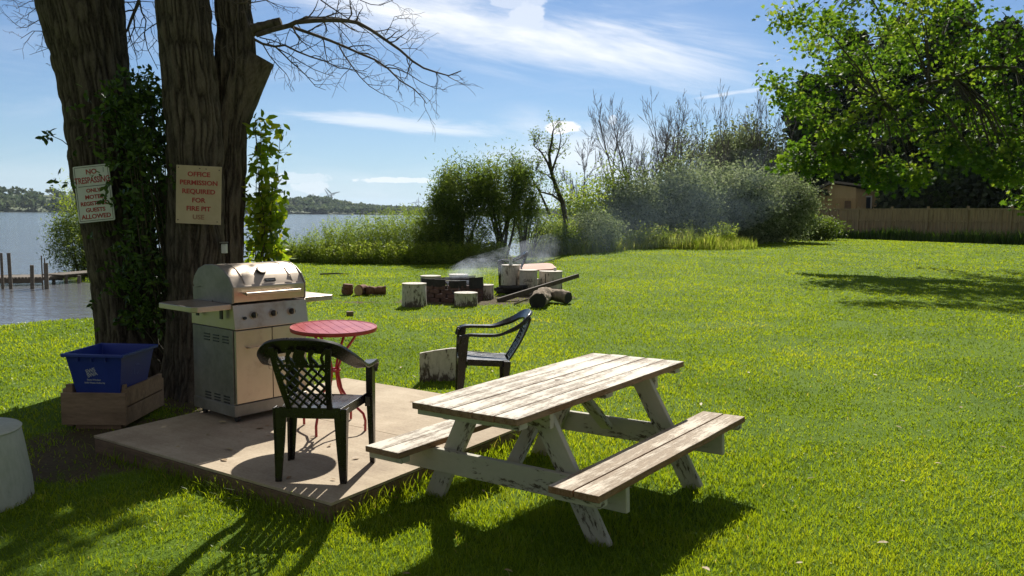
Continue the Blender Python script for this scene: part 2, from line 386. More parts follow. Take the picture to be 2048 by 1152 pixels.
M['tabletop'] = painted_wood('flaking_white_boards', (.66, .60, .50), (.33, .255, .18), .475, .575, (.30, .15, .065), (3.5, 34, 34))
M['bench'] = painted_wood('worn_bench_boards', (.60, .52, .41), (.36, .27, .18), .50, .63, (.32, .155, .065), (3.0, 30, 30))
M['frame_wood'] = painted_wood('old_white_paint', (.49, .465, .375), (.15, .12, .085), .465, .515, None, (3, 14, 14))
def plywood():
    m, t, b, o = newmat('weathered_plywood')
    g = noise(t, coords(t, 'Object', (1.6, 26, 1)), 1, 6, .65, .4); n2 = noise(t, coords(t, 'Object'), 2.4, 7, .65, .3); n3 = noise(t, coords(t, 'Object'), 17, 6, .7); n4 = noise(t, coords(t, 'Object'), 60, 3, .6)
    c = ramp(t, g*.18+n2*.55+n4*.27, [(.32, (.27, .205, .145)), (.5, (.42, .34, .24)), (.66, (.55, .46, .34))])
    c = mix(t, n3.step(.60, .74)*n2.step(.42, .58)*.65, c, (.13, .10, .075))
    c = mix(t, n4.step(.66, .74)*.5, c, (.12, .09, .065))
    t.links.new(c, b.inputs['Base Color']); b.inputs['Roughness'].default_value = .85; b.inputs['Specular IOR Level'].default_value = .2
    bump(t, b, g*.6+n4*.4, .5, .002); return m
M['ply'] = plywood()
M['edgewood'] = nmat('brown_lumber', (.10, .062, .036), (.24, .155, .095), 3, (1.5, 9, 9), .85)
M['boxwood'] = nmat('crate_board', (.17, .11, .066), (.34, .235, .15), 2.5, (1.2, 8, 5), .8)
M['fence'] = nmat('fence_board', (.17, .11, .066), (.42, .295, .19), 1.6, (7, 7, .5), .85)
M['dockwood'] = nmat('grey_dock_wood', (.09, .075, .06), (.22, .185, .15), 4, (2, 2, 8), .85)
def steel(name, col, rough, sc=(1, 1, 1)):
    m, t, b, o = newmat(name); n1 = noise(t, coords(t, 'Object', sc), 6, 5, .6); n2 = noise(t, coords(t, 'Object', (2, 160, 160)), 1, 2, .5); n3 = noise(t, coords(t, 'Object', (3, 3, 3)), 1, 6, .65)
    t.links.new(mix(t, n3.step(.5, .72)*.65, ramp(t, n1, [(.3, tuple(c*.8 for c in col)), (.7, col)]), (.22, .15, .10)), b.inputs['Base Color'])
    b.inputs['Metallic'].default_value = .9; t.links.new((n1*.25+n3*.15+(rough-.15)).s, b.inputs['Roughness']); bump(t, b, n2, .12, .001); return m
M['steel'] = steel('stainless_steel', (.56, .47, .38), .38)
M['steel_dull'] = nmat('grey_sheet_metal', (.17, .16, .14), (.30, .28, .25), 5, rough=.5, metal=.5, bs=.05)
M['black_metal'] = nmat('black_metal', (.012, .012, .013), (.03, .03, .03), 9, rough=.45, bs=.1)
M['char'] = nmat('sooty_iron', (.008, .008, .008), (.035, .03, .028), 9, rough=.85, bs=.6, bd=.01)
M['plastic'] = nmat('black_plastic', (.010, .008, .008), (.017, .013, .012), 14, rough=.28, bs=.03, spec=.5)
M['blue'] = nmat('blue_plastic', (.012, .030, .22), (.018, .042, .29), 6, rough=.42, bs=.04)
M['ink'] = nmat('printed_white', (.38, .40, .44), (.50, .52, .54), 20, rough=.6, bs=0)
M['ink_faint'] = nmat('faint_moulding', (.05, .07, .25), (.07, .10, .32), 20, rough=.6, bs=0)
M['red_paint'] = nmat('red_enamel', (.32, .014, .02), (.40, .026, .03), 10, rough=.34, bs=.04, spec=.6)
M['signwhite'] = nmat('sign_white', (.55, .56, .54), (.68, .69, .67), 4, rough=.5, bs=.02)
M['signtan'] = nmat('sign_tan', (.40, .31, .20), (.55, .44, .30), 2.0, rough=.65, bs=.05)
M['signred'] = nmat('sign_red', (.30, .035, .03), (.42, .05, .04), 20, rough=.6, bs=0)
M['signfade'] = nmat('sign_faded_red', (.30, .16, .10), (.34, .18, .12), 20, rough=.7, bs=0)
M['signblack'] = nmat('sign_black', (.03, .03, .03), (.05, .05, .05), 20, rough=.6, bs=0)
def stump_paint(name='peeling_white_stump', p1=(.42, .37, .31), p2=(.62, .56, .49), off=.0):
    m, t, b, o = newmat(name); n1 = noise(t, coords(t, 'Object', (9, 9, 3)), 1, 6, .7, .8); n2 = noise(t, coords(t, 'Object', (30, 30, 12)), 1, 5, .7)
    sp_ = t.nodes.new('ShaderNodeSeparateXYZ'); t.links.new(coords(t, 'Object'), sp_.inputs[0]); zz = V(sp_.outputs[2], t)
    k = (n1*.55+n2*.45 + off - (zz*-9.0).exp()*.14).step(.39, .47)
    c = mix(t, k, (.10, .075, .055), ramp(t, n2, [(.3, p1), (.7, p2)]))
    t.links.new(c, b.inputs['Base Color']); b.inputs['Roughness'].default_value = .8; bump(t, b, k*.6+n2*.6, .6, .008); return m
M['stump'] = stump_paint(); M['stump_green'] = stump_paint('pale_green_stump_paint', (.40, .42, .32), (.52, .53, .43), .085)
M['trunkplain'] = bark_material('maple_bark', (.05, .04, .03), (.16, .13, .10))
M['log'] = bark_material('old_log_bark', (.09, .065, .045), (.42, .35, .27), .7)
M['redlog'] = nmat('red_brown_log', (.09, .035, .022), (.26, .12, .07), 6, (4, 4, 1.5), .9, bs=.8, bd=.02)
M['orangecut'] = nmat('fresh_cut_face', (.45, .26, .13), (.62, .40, .22), 6, rough=.8)
M['brick'] = nmat('scorched_brick', (.05, .03, .026), (.16, .09, .075), 5, rough=.95, bs=.5, bd=.01)
M['terracotta'] = nmat('faded_pink_board', (.50, .28, .20), (.62, .38, .29), 5, rough=.8)
M['char_plank'] = nmat('charred_plank', (.04, .03, .022), (.15, .115, .085), 5, (1, 9, 9), .85)
M['glass'] = nmat('dark_window_glass', (.03, .04, .05), (.05, .06, .07), 2, rough=.08, bs=0)
M['siding'] = nmat('tan_siding', (.60, .43, .22), (.72, .54, .30), 1.2, (6, 6, .5), .8, bs=.2)
M['trim'] = nmat('white_trim', (.6, .58, .54), (.72, .7, .66), 6, rough=.6, bs=0)
M['roof'] = nmat('grey_shingle', (.20, .17, .15), (.32, .28, .25), 10, rough=.9, bs=.5)
M['turbine'] = nmat('turbine_grey', (.20, .22, .25), (.25, .27, .30), 1, rough=.6, bs=0)
M['bottle'] = nmat('pale_bottle', (.5, .52, .5), (.62, .64, .62), 6, rough=.25, bs=0)

# ------------------------------------------------------------------ ground, water, far shore
def grid_mesh(name, xs, ys, zf, mat):
    Xg, Yg = np.meshgrid(xs, ys); Zg = zf(Xg, Yg); nx, ny = len(xs), len(ys)
    vv = np.stack([Xg, Yg, Zg], -1).reshape(-1, 3)
    i, j = np.meshgrid(np.arange(nx-1), np.arange(ny-1)); a = (j*nx+i).ravel()
    ff = np.stack([a, a+1, a+1+nx, a+nx], 1)
    me = bpy.data.meshes.new(name); me.vertices.add(len(vv)); me.vertices.foreach_set('co', vv.ravel())
    me.loops.add(ff.size); me.loops.foreach_set('vertex_index', ff.ravel().astype(np.int32)); me.polygons.add(len(ff))
    me.polygons.foreach_set('loop_start', (np.arange(len(ff))*4).astype(np.int32)); me.polygons.foreach_set('loop_total', np.full(len(ff), 4, np.int32))
    me.polygons.foreach_set('use_smooth', np.ones(len(ff), bool)); me.update(calc_edges=True)
    o = bpy.data.objects.new(name, me); COL.objects.link(o); me.materials.append(mat); return o
xs = np.concatenate([-np.geomspace(480, 31, 22), np.arange(-30, 31, .3), np.geomspace(31.5, 480, 22)])
ys = np.concatenate([[-70, -40, -20, -8], np.arange(-4, 42, .3), np.geomspace(42.5, 330, 45)])
tag(grid_mesh('lawn', xs, ys, ground_z, M['lawn']), kind='structure')

m, t, b, o_ = newmat('lake_water')
vec = coords(t, 'Object', (.55, 1.5, 1)); w1 = noise(t, vec, 2.6, 4, .6, .4); w2 = noise(t, coords(t, 'Object', (.2, .55, 1)), .8, 3, .5)
b.inputs['Base Color'].default_value = (.15, .155, .165, 1); b.inputs['Roughness'].default_value = .08; b.inputs['IOR'].default_value = 1.5
bump(t, b, w1*.8+w2*.5, .8, .09)
mb = MB(); mb.add([(-6000, -300, WATER_Z), (6000, -300, WATER_Z), (6000, 9000, WATER_Z), (-6000, 9000, WATER_Z)], [(0, 1, 2, 3)])
tag(mb.build('lake', m), kind='structure')

# far shore: low wooded hills beyond the lake
def far_h(x):
    """height of the wooded skyline along the far shore at x (metres)"""
    return np.interp(x, [-1400, -640, -590, -555, -500, -440, -405, -372, -350, -318, -285, -215, -120, 0, 200, 600], [34, 40, 36, 38, 36, 20, 22, 38, 44, 30, 17, 8, 4, 3, 6, 10])
def far_shore_y(x): return np.interp(x, [-3000, -700, -560, -480, -300, 0, 800, 3000], [700, 760, 860, 1150, 1250, 1500, 1900, 2500])
SG = nmat('far_shore_grass', (.05, .08, .03), (.09, .12, .05), .02, rough=.9, bs=0)
xs = np.linspace(-3000, 3000, 121)
v_ = []; f_ = []
for i, x in enumerate(xs):
    y0 = float(far_shore_y(x)); hh = float(far_h(x))
    for k, (dy, z) in enumerate(((-8, -1.5), (6, .6), (60, 1.5+hh*.15), (200, 2+hh*.5), (420, 2+hh*.55), (6000, 4))): v_.append((x*(1 if dy < 1000 else 3), y0+dy, z))
for i in range(len(xs)-1):
    for k in range(5): a = i*6+k; f_.append((a, a+6, a+7, a+1))
tag(MB().add(v_, f_).build('far_shore', SG, smooth=True), kind='structure')
# woods on it: crowns of leaf clumps
def crown_points(c, r, h, n):
    d = unit(rng.normal(size=(n, 3))); d[:, 2] = np.abs(d[:, 2])*1.0-.15
    rr = rng.uniform(.75, 1.05, n)[:, None]; return np.array(c)+d*rr*np.array([r, r, h])
pts = []; siz = []; rn = []
def wood_row(x0, x1, n, back, hscale, rr):
    for _ in range(n):
        x = rng.uniform(x0, x1); y = float(far_shore_y(x))+rng.uniform(*back); hh = float(far_h(x))
        z0 = 2+hh*.5*min(1, max(0, (y-float(far_shore_y(x)))/200)); r = rng.uniform(*rr); H = rng.uniform(.75, 1.15)*hscale
        k = 46; p = crown_points((x, y, z0+H*.35), r, H*.65, k); pts.append(p); siz.append(np.full(k, r*.55)); rn.append(np.clip(rng.uniform(.1, .9)+rng.normal(0, .12, k), 0, 1))
wood_row(-720, -380, 360, (0, 200), 11, (4, 8))
wood_row(-460, 60, 620, (0, 240), 9.5, (4.5, 8.5))
wood_row(60, 900, 260, (0, 160), 11, (5, 9))
wood_row(-1300, -720, 200, (0, 120), 12, (4, 8))
wood_row(-800, -450, 170, (-4, 22), 12, (5, 9)); wood_row(-460, 300, 330, (-4, 22), 9, (5, 9))
tag(leaves('far_woods', M['far'], np.concatenate(pts), np.concatenate(siz), 'clump', upb=.6, droop=0, rnd=np.concatenate(rn)), kind='stuff')

# wind turbines
def turbine(px, hub_y, D, blade, ang, label, yaw=0):
    p = atY(px, hub_y, D); t_ = thing('wind_turbine', label, 'wind turbine', (p.x, D, 0), R(yaw), 'wind turbines beyond the lake')
    m_ = MB(); m_.tube([(0, 0, 0), (0, 0, p.z*.5), (0, 0, p.z-1)], [4.5, 3.8, 2.8], 12); m_.build('tower', M['turbine'], t_, smooth=True)
    m_ = MB(); m_.box((0, 2.5, p.z), (3.6, 9, 3.6)); m_.build('nacelle', M['turbine'], t_)
    for k in range(3):
        a = R(ang+120*k); d = Vector((math.sin(a), 0, math.cos(a)))
        m_ = MB(); c = Vector((0, -3.2, p.z)); w = Vector((d.z, 0, -d.x))
        path = [c+d*blade*s for s in (0, .08, .22, .6, 1)]; m_.strip(path, [w*s*blade/45 for s in (1.8, 2.4, 3.8, 2.6, .9)], 1.0)
        m_.build('blade', M['turbine'], t_)
for a in [(552.5, 371, 3300, 46, 38, 'tallest wind turbine on the skyline, beside the leafy sapling at the trunk', 10),
          (536.5, 384, 4300, 44, 10, 'wind turbine tower half hidden behind the sapling leaves', 20),
          (663.5, 388, 4200, 46, -45, 'right turbine of the close pair standing above the wooded hill', 0),
          (656.3, 390.5, 4600, 42, -35, 'left smaller turbine of the close pair above the wooded hill', 40),
          (863, 403, 7600, 44, 60, 'small far turbine at the right end of the low row, nearest the willow tree', 0),
          (837, 403, 7400, 46, 0, 'small far turbine with one blade straight up in the low row', 15),
          (831, 405.5, 8200, 46, 30, 'tiny turbine just left of the one with an upright blade', 0),
          (823.5, 408, 8600, 44, 50, 'tiny turbine at the left end of the cluster of three', 0),
          (800, 411, 9000, 40, 5, 'faintest tiny turbine standing alone left of the low row', 30)]: turbine(*a)

# ------------------------------------------------------------------ grass blades on the lawn
DK_L, DK_E1, DK_E2 = Vector((-2.915, 5.47, 0)), Vector((.838, -.545, 0)), Vector((.56, .828, 0))   # deck corner and edge directions
DK_E1.normalize(); DK_E2 = Vector((-DK_E1.y, DK_E1.x, 0)); DK_A, DK_B = 2.32, 2.44
def in_deck(x, y, pad=0):
    a = (x-DK_L.x)*DK_E1.x+(y-DK_L.y)*DK_E1.y; b_ = (x-DK_L.x)*DK_E2.x+(y-DK_L.y)*DK_E2.y
    return (a > -pad) & (a < DK_A+pad) & (b_ > -pad) & (b_ < DK_B+pad), np.hypot(np.maximum(np.maximum(-a, a-DK_A), 0), np.maximum(np.maximum(-b_, b_-DK_B), 0))
def blades(name, x, y, h, w, lean, mat, rnd=None):
    n = len(x); z = ground_z(x, y); B = np.stack([x, y, z-.004], 1)
    a = rng.uniform(0, 2*np.pi, n); wd = np.stack([np.cos(a), np.sin(a), 0*a], 1)*(w/2)[:, None]
    b2 = rng.uniform(0, 2*np.pi, n); ld = np.stack([np.cos(b2), np.sin(b2), 0*b2], 1)*(lean*h)[:, None]
    up = np.zeros((n, 3)); up[:, 2] = h
    V3 = np.stack([B-wd, B+wd, B+wd*.8+up*.55+ld*.35, B-wd*.8+up*.55+ld*.35, B+up*(1-.25*lean)[:, None]+ld], 1)
    return inst(name, mat, V3, [(0, 1, 2, 3), (3, 2, 4)], rnd)
N = 620000
r = np.exp(rng.uniform(math.log(1.9), math.log(60), N)); th = rng.uniform(R(-42), R(42), N); x = r*np.sin(th); y = r*np.cos(th)
keep = (land_dist(x, y) > .15); ind, dd = in_deck(x, y, .01); keep &= ~ind
da = dirt_amount(x, y)+(vnoise(np.stack([x*3, y*3, x*0], -1), 9)-.5)*.6; keep &= (rng.random(N) > np.clip((da-.25)*2.6, 0, .93))
cl1 = fbm(np.stack([x*.8, y*.8, x*0], -1), 2, 3); cl2 = fbm(np.stack([x*6, y*6, x*0], -1), 4, 2)
x, y, r, da, cl1, cl2, dd = (a[keep] for a in (x, y, r, da, cl1, cl2, dd))
h = (.014+.022*cl2+.014*cl1)*rng.uniform(.6, 1.35, len(x))*(1+.004*r)
thin = fbm(np.stack([x*1.3, y*1.3, x*0], -1), 41, 3); sel = ~((thin < .43) & (rng.random(len(x)) < .5) & (r < 14)); x, y, r, da, cl1, cl2, dd, h = (a[sel] for a in (x, y, r, da, cl1, cl2, dd, h))
near_deck = np.exp(-(dd/.10)**2)*(np.abs(r-6) < 2.6); h += near_deck*rng.uniform(.0, .13, len(x))
under = np.exp(-(((x-.5)/1.1)**2+((y-4.6)/1.0)**2)); h += under*rng.uniform(0, .05, len(x))
w = np.maximum(.0038, .00115*r)*rng.uniform(.6, 1.3, len(x))
dry = np.clip((fbm(np.stack([x*.9, y*.9, x*0], -1), 61, 3)-.56)*4, 0, 1)*(r < 16)
rv = np.clip(.0+.85*cl1+.35*(cl2-.5)+dry*.22*(rng.random(len(x)) < .5)+rng.normal(0, .12, len(x)), 0, .72+.18*dry); rv = np.where(rng.random(len(x)) < .006*(r < 9), 1.0, rv)
tag(blades('grass', x, y, h, w, rng.uniform(.15, 1.1, len(x)), M['blade'], rv), kind='stuff')
# clover and plantain leaves among the grass
n = 7000; r = np.exp(rng.uniform(math.log(2.2), math.log(8), n)); th = rng.uniform(R(-40), R(40), n); x = r*np.sin(th); y = r*np.cos(th)
keep = (fbm(np.stack([x*1.7, y*1.7, x*0], -1), 31, 3) > .55) & (land_dist(x, y) > .3) & ~in_deck(x, y, .03)[0]; x, y, r = x[keep], y[keep], r[keep]
tag(leaves('clover', M['blade'], np.stack([x, y, ground_z(x, y)+rng.uniform(.008, .03, len(x))], 1), np.maximum(.014, .0022*r), 'oval', upb=2.2, droop=0, rnd=np.clip(rng.normal(.5, .12, len(x)), 0, .8)), kind='stuff')
# fallen leaves lying on the lawn and deck
n = 120; x = rng.uniform(-3.2, 6, n); y = rng.uniform(2.6, 9, n); x[:22] = rng.uniform(-2.2, -.2, 22); y[:22] = rng.uniform(4.9, 6.8, 22); ins_, _ = in_deck(x, y)
z = np.where(ins_, .126, ground_z(x, y)+.03)
tag(leaves('fallen_leaves', M['fallen'], np.stack([x, y, z], 1), .05, 'oval', upb=6, droop=0), kind='stuff')

# ------------------------------------------------------------------ branch growth
def rot_away(d, ang, rr):
    a = Vector((rr.gauss(0, 1), rr.gauss(0, 1), rr.gauss(0, 1))); ax = d.cross(a).normalized()
    return (Matrix.Rotation(ang, 3, ax) @ d).normalized()
def grow(mb, p, d, L, rad, depth, rr, up=.0, wig=.12, nchild=3, ang=(28, 50), ratio=.68, tips=None, n=5, minr=.004, start=.3, cn=None):
    k = max(4, int(5)); path = [Vector(p)]; rads = [rad]; dd = Vector(d).normalized()
    dirs = [dd.copy()]
    for i in range(k):
        dd = (dd + Vector((rr.gauss(0, wig), rr.gauss(0, wig), rr.gauss(0, wig)+up*.12))).normalized()
        path.append(path[-1]+dd*(L/k)); rads.append(max(minr, rad*(1-(i+1)/k*.62))); dirs.append(dd.copy())
    if depth == 0: rads[-1] = minr*.5
    mb.tube(path, rads, max(3, n), cap=False)
    if tips is not None and depth <= 1: tips += [(q, depth) for q in path[2:]]
    if depth > 0:
        nc = nchild if not callable(nchild) else nchild(depth)
        for c in range(nc):
            s = start+(1-start)*(c+.6*rr.random()+.2)/nc; i = min(k-1, int(s*k)); q = path[i].lerp(path[i+1], s*k-i)
            grow(mb, q, rot_away(dirs[i], R(rr.uniform(*ang)), rr), L*ratio*rr.uniform(.7, 1.1)*(1.15-.45*s), rads[i]*.62, depth-1, rr, up, wig, nchild, ang, ratio, tips, max(3, n-1), minr, start)
        grow(mb, path[-1], dirs[-1], L*ratio*.8, rads[-1], depth-1, rr, up, wig, nchild, ang, ratio, tips, max(3, n-1), minr, start)

# ------------------------------------------------------------------ the two big trunks in front
def trunk_mesh(mb, cl, nseg=150, nu=160, seed=0, ridge=.02, flare=None):
    """furrowed trunk along centre points (x,y,z,r)"""
    cl = np.array(cl, float); zs = cl[:, 2]; Zs = np.linspace(zs[0], zs[-1], nseg)
    cx, cy, rr = (np.interp(Zs, zs, cl[:, k]) for k in (0, 1, 3))
    ker = np.ones(9)/9
    def sm(a): return np.convolve(np.pad(a, 4, mode='edge'), ker, 'valid')
    cx, cy, rr = sm(cx), sm(cy), sm(rr)
    A = np.linspace(0, 2*np.pi, nu, endpoint=False); AA, ZZ = np.meshgrid(A, Zs); RR = np.repeat(rr[:, None], nu, 1)
    ux, uy = np.cos(AA), np.sin(AA)
    big = fbm(np.stack([ux*1.7, uy*1.7, ZZ*.9], -1), seed+3, 3)-.5
    warp = vnoise(np.stack([ux*RR*11, uy*RR*11, ZZ*5], -1), seed+8)*1.3
    n1 = vnoise(np.stack([ux*RR*38+warp, uy*RR*38+warp, ZZ*4.6], -1), seed); n2 = vnoise(np.stack([ux*RR*60, uy*RR*60, ZZ*11], -1), seed+1)
    rdg = np.clip(np.abs(2*n1-1)*1.7, 0, 1); rdg = rdg*(.6+.4*vnoise(np.stack([ux*RR*30, uy*RR*30, ZZ*16], -1), seed+2))
    rad = RR*(1+big*.16)+ridge*(rdg-.6)+.006*(n2-.5)
    if flare: rad = rad+flare[0]*np.exp(-(ZZ-Zs[0])/flare[1])*(1+.7*np.sin(AA*3+seed)+.4*np.sin(AA*5+2))
    P = np.stack([cx[:, None]+ux*rad, cy[:, None]+uy*rad, ZZ], -1).reshape(-1, 3)
    base = len(mb.v); mb.v += [tuple(p) for p in P.tolist()]; mb.ridge = rdg.reshape(-1)
    for i in range(nseg-1):
        for j in range(nu):
            a = base+i*nu+j; b_ = base+i*nu+(j+1) % nu; mb.f.append((a, b_, b_+nu, a+nu))
    return mb
def set_ridge(o, vals):
    a = o.data.attributes.new('ridge', 'FLOAT', 'POINT'); a.data.foreach_set('value', np.asarray(vals, np.float32)); return o
def from_px(rows, Y):
    out = []
    for xl, xr, yy in rows:
        p = atY((xl+xr)/2, yy, Y); out.append((p.x, Y, p.z, (xr-xl)/2/FPX*Y*.97))
    return sorted(out, key=lambda q: q[2])
TY = 7.75
rows = [(70, 226, -140), (80, 238, 0), (100, 246, 80), (120, 254, 150), (138, 268, 250), (150, 285, 350), (168, 302, 450), (188, 322, 580), (203, 345, 690), (205, 372, 770)]
L1 = from_px(rows, TY); L1 = [(L1[0][0]-.02, TY, -.15, L1[0][3]*1.05)]+L1
top = L1[-1]; L1.append((top[0]-.35, TY+.1, top[2]+1.6, top[3]*.85)); 
tl = thing('tree', 'thick furrowed tree trunk leaning left, with the NO TRESPASSING sign', 'tree', (L1[0][0], TY, 0))
def local(lst, o): return [(a-o.location.x, b_-o.location.y, c, r_) for a, b_, c, r_ in lst]
mb = MB(); trunk_mesh(mb, local(L1, tl), 300, 330, 1, .030, (.15, .28)); set_ridge(mb.build('trunk', M['bark'], tl, smooth=True), mb.ridge)
MY = 7.35
rows = [(308, 412, -140), (313, 418, 0), (325, 430, 130), (333, 440, 250), (338, 446, 400), (338, 448, 550), (336, 452, 700), (328, 470, 810)]
L2 = from_px(rows, MY); L2 = [(L2[0][0], MY, -.15, L2[0][3]*1.05)]+L2; top = L2[-1]; L2.append((top[0]-.1, MY, top[2]+1.6, top[3]*.85))
tm = thing('tree', 'twin stemmed tree trunk with sawn off stubs and bare twigs behind the grill', 'tree', (L2[0][0], MY, 0))
mb = MB(); trunk_mesh(mb, local(L2, tm), 300, 290, 5, .027, (.12, .26)); set_ridge(mb.build('trunk', M['bark'], tm, smooth=True), mb.ridge)
RY = 7.62
rows = [(424, 496, -140), (430, 500, 0), (436, 508, 70), (432, 512, 120), (430, 506, 170), (425, 492, 240), (420, 490, 330), (420, 488, 450), (415, 488, 600), (405, 490, 790)]
L3 = from_px(rows, RY); L3 = [(L3[0][0], RY, -.15, L3[0][3]*1.05)]+L3; top = L3[-1]; L3.append((top[0]+.1, RY, top[2]+1.6, top[3]*.8))
mb = MB(); trunk_mesh(mb, local(L3, tm), 300, 250, 9, .025, (.07, .22)); set_ridge(mb.build('trunk', M['bark'], tm, smooth=True), mb.ridge)
def L_(p, o): return Vector(p)-o.location
def stub(pts, rads, Y, parent, seed, cutmat):
    ps = [L_(atY(a, b_, Y), parent) for a, b_ in pts]; mb = MB(); P = []; RR = []
    k = 26
    for i in range(k+1):
        s = i/k*(len(ps)-1); j = min(int(s), len(ps)-2); P.append(ps[j].lerp(ps[j+1], s-j)); RR.append((rads[j]*(1-(s-j))+rads[j+1]*(s-j))/FPX*Y)
    mb.tube(P, RR, 44, cap=True)
    o = mb.build('cut_branch', [M['bark'], cutmat], parent, smooth=True)
    me = o.data; rr = random.Random(seed)
    co = np.array([v_.co[:] for v_ in me.vertices]); q = co+np.array(parent.location)
    dn = (1-np.abs(2*vnoise(np.stack([q[:, 0]*32, q[:, 1]*32, q[:, 2]*9], -1), seed)-1))-.5
    set_ridge(o, np.clip(dn+.5, 0, 1))
    for i, v_ in enumerate(me.vertices):
        c = P[min(i//44, k)]; d = (Vector(co[i])-c); v_.co = Vector(co[i])+d.normalized()*dn[i]*.012 if d.length > 0 else v_.co
    for p in me.polygons:
        if len(p.vertices) > 8: p.material_index = 1; p.use_smooth = False
    return o
stub([(455, 330), (458, 280), (466, 235), (482, 190), (501, 152), (520, 114)], [8, 22, 33, 34, 31, 28], RY+.05, tm, 3, M['cut'])
stub([(478, 82), (500, 62), (525, 52), (562, 43)], [14, 12, 8, 7], RY, tm, 6, M['cut'])

# dead limbs and twigs, main lines first, side twigs grown along them
rr = random.Random(5)
def limb(mb, pts, r0, r1, Y, parent, dY=0, side=7, twl=.30, n=6):
    P = [L_(atY(400+a*.2778, b_*.2778, Y+dY*i/(len(pts)-1)), parent) for i, (a, b_) in enumerate(pts)]
    k = len(P); rads = [(r0+(r1-r0)*i/(k-1)) for i in range(k)]; mb.tube(P, rads, n, cap=False)
    for c in range(side):
        s = .12+.88*(c+rr.random())/side*(k-1)/1.0 if False else (.12+.86*(c+rr.random())/side)*(k-1)
        i = min(int(s), k-2); q = P[i].lerp(P[i+1], s-i); d = (P[i+1]-P[i]).normalized()
        a = R(rr.choice((-1, 1))*rr.uniform(25, 65)); d2 = Matrix.Rotation(a, 3, 'Y') @ d; d2.y += rr.uniform(-.5, .5); d2.normalize()
        grow(mb, q, d2, twl*rr.uniform(.4, 1.1), rads[i]*.5+.0012, 1, rr, -.3, .22, 3, (25, 60), .6, None, 3, .0016, .25)
mb = MB()
limb(mb, [(410,250),(520,215),(640,185),(690,160),(830,148),(950,145),(1060,150),(1140,165),(1230,215),(1340,290),(1440,360),(1530,440),(1610,490),(1700,520),(1790,545),(1880,510)], .026, .004, RY, tm, -.9, 16, .27, 8)
limb(mb, [(640,185),(720,215),(820,250),(930,290),(1040,335),(1150,385),(1260,430),(1350,490),(1440,580),(1540,640),(1600,700),(1630,745)], .017, .003, RY, tm, -.7, 12, .26, 7)
limb(mb, [(640,185),(700,150),(800,130),(900,122),(1000,130),(1080,150)], .010, .006, RY, tm, .1, 4, .3)
limb(mb, [(870,0),(940,50),(1010,95),(1090,150),(1170,200),(1250,260),(1340,350),(1440,410)], .007, .002, RY-.2, tm, -.3, 7, .28)
limb(mb, [(1340,485),(1420,495),(1500,530),(1590,590),(1690,635),(1780,648)], .006, .002, RY-.6, tm, 0, 5, .25)
limb(mb, [(1000,330),(1040,400),(1090,470),(1150,550),(1220,620),(1300,670),(1385,705)], .007, .002, RY-.5, tm, 0, 7, .25)
limb(mb, [(945,150),(1000,200),(1060,270),(1120,350),(1180,400)], .005, .002, RY, tm, -.2, 4, .25)
limb(mb, [(395,285),(450,315),(540,335),(610,325),(700,370),(800,410),(900,440),(1000,490),(1100,500),(1200,515)], .013, .002, RY-.1, tm, -.5, 9, .28)
limb(mb, [(540,335),(600,390),(660,450),(720,500),(780,560),(830,620),(905,648)], .008, .002, RY-.1, tm, -.3, 7, .25)
limb(mb, [(560,350),(640,390),(730,450),(820,500),(900,530),(970,550)], .006, .002, RY-.1, tm, -.2, 6, .25)
limb(mb, [(450,315),(500,400),(560,470),(620,530),(650,585)], .006, .002, RY-.1, tm, -.1, 5, .22)
limb(mb, [(430,270),(520,290),(600,320)], .006, .004, RY-.1, tm, -.1, 3, .2)
limb(mb, [(650,205),(630,250),(610,320)], .004, .003, RY, tm, 0, 2, .2)
limb(mb, [(650,215),(710,260),(760,300),(850,330),(940,345)], .004, .0015, RY, tm, 0, 4, .2)
limb(mb, [(970,140),(985,80),(1000,0),(1005,-60)], .005, .003, RY-.2, tm, 0, 4, .3)
limb(mb, [(1140,160),(1120,80),(1080,0)], .004, .002, RY-.3, tm, 0, 4, .25)
limb(mb, [(1330,250),(1370,190),(1400,120),(1525,98)], .004, .0015, RY-.5, tm, 0, 4, .2)
limb(mb, [(1440,330),(1500,300),(1575,225)], .003, .0012, RY-.5, tm, 0, 3, .18)
limb(mb, [(1450,350),(1560,350),(1625,300)], .003, .0012, RY-.5, tm, 0, 3, .18)
limb(mb, [(1150,0),(1230,32),(1300,38),(1390,0)], .004, .003, RY-.3, tm, 0, 3, .2)
limb(mb, [(250,25),(380,18),(480,0)], .006, .004, RY-.3, tm, -.1, 4, .25)
limb(mb, [(480,0),(560,45),(660,85)], .004, .0015, RY-.3, tm, 0, 3, .2)
# twigs sprouting on the bark and hanging between the stems
for a, b_, dx, dz in [(455, 60, -.3, .5), (447, 55, -.6, .1), (470, 40, .4, .7), (463, 85, -.5, -.4), (475, 25, .1, .9), (440, 30, -.8, .4), (455, 105, .5, -.5)]:
    p = L_(atY(a, b_, RY-.22), tm); grow(mb, p, Vector((dx, -.5, dz)), .22, .004, 2, rr, 0, .25, 3, (25, 60), .6, None, 3, .0015, .2)
mb.build('dead_branches', M['twig'], tm, smooth=True)
mb = MB()
def limb2(pts, r0, r1, Y, side=6, twl=.3):
    P = [((p[0]*.2951-400)/.2778+0, p[1]*.2951/.2778) for p in pts]; mb = MB(); limb(mb, P, r0, r1, Y, tl, 0, max(0, int(side*.6)), twl*.75, 6); mb.build('dead_branch', M['twig'], tl, smooth=True)
limb2([(945,0),(920,60),(890,130),(865,200),(830,250)], .020, .010, 7.9, 7, .4)
limb2([(945,0),(960,80),(990,140),(980,230),(1000,330),(1070,470)], .009, .003, 7.8, 9, .35)
limb2([(795,12),(880,15),(960,8),(1060,15)], .007, .003, 7.8, 5, .3)
limb2([(1075,150),(1010,190),(960,230),(900,300),(860,330)], .006, .002, 7.8, 6, .3)
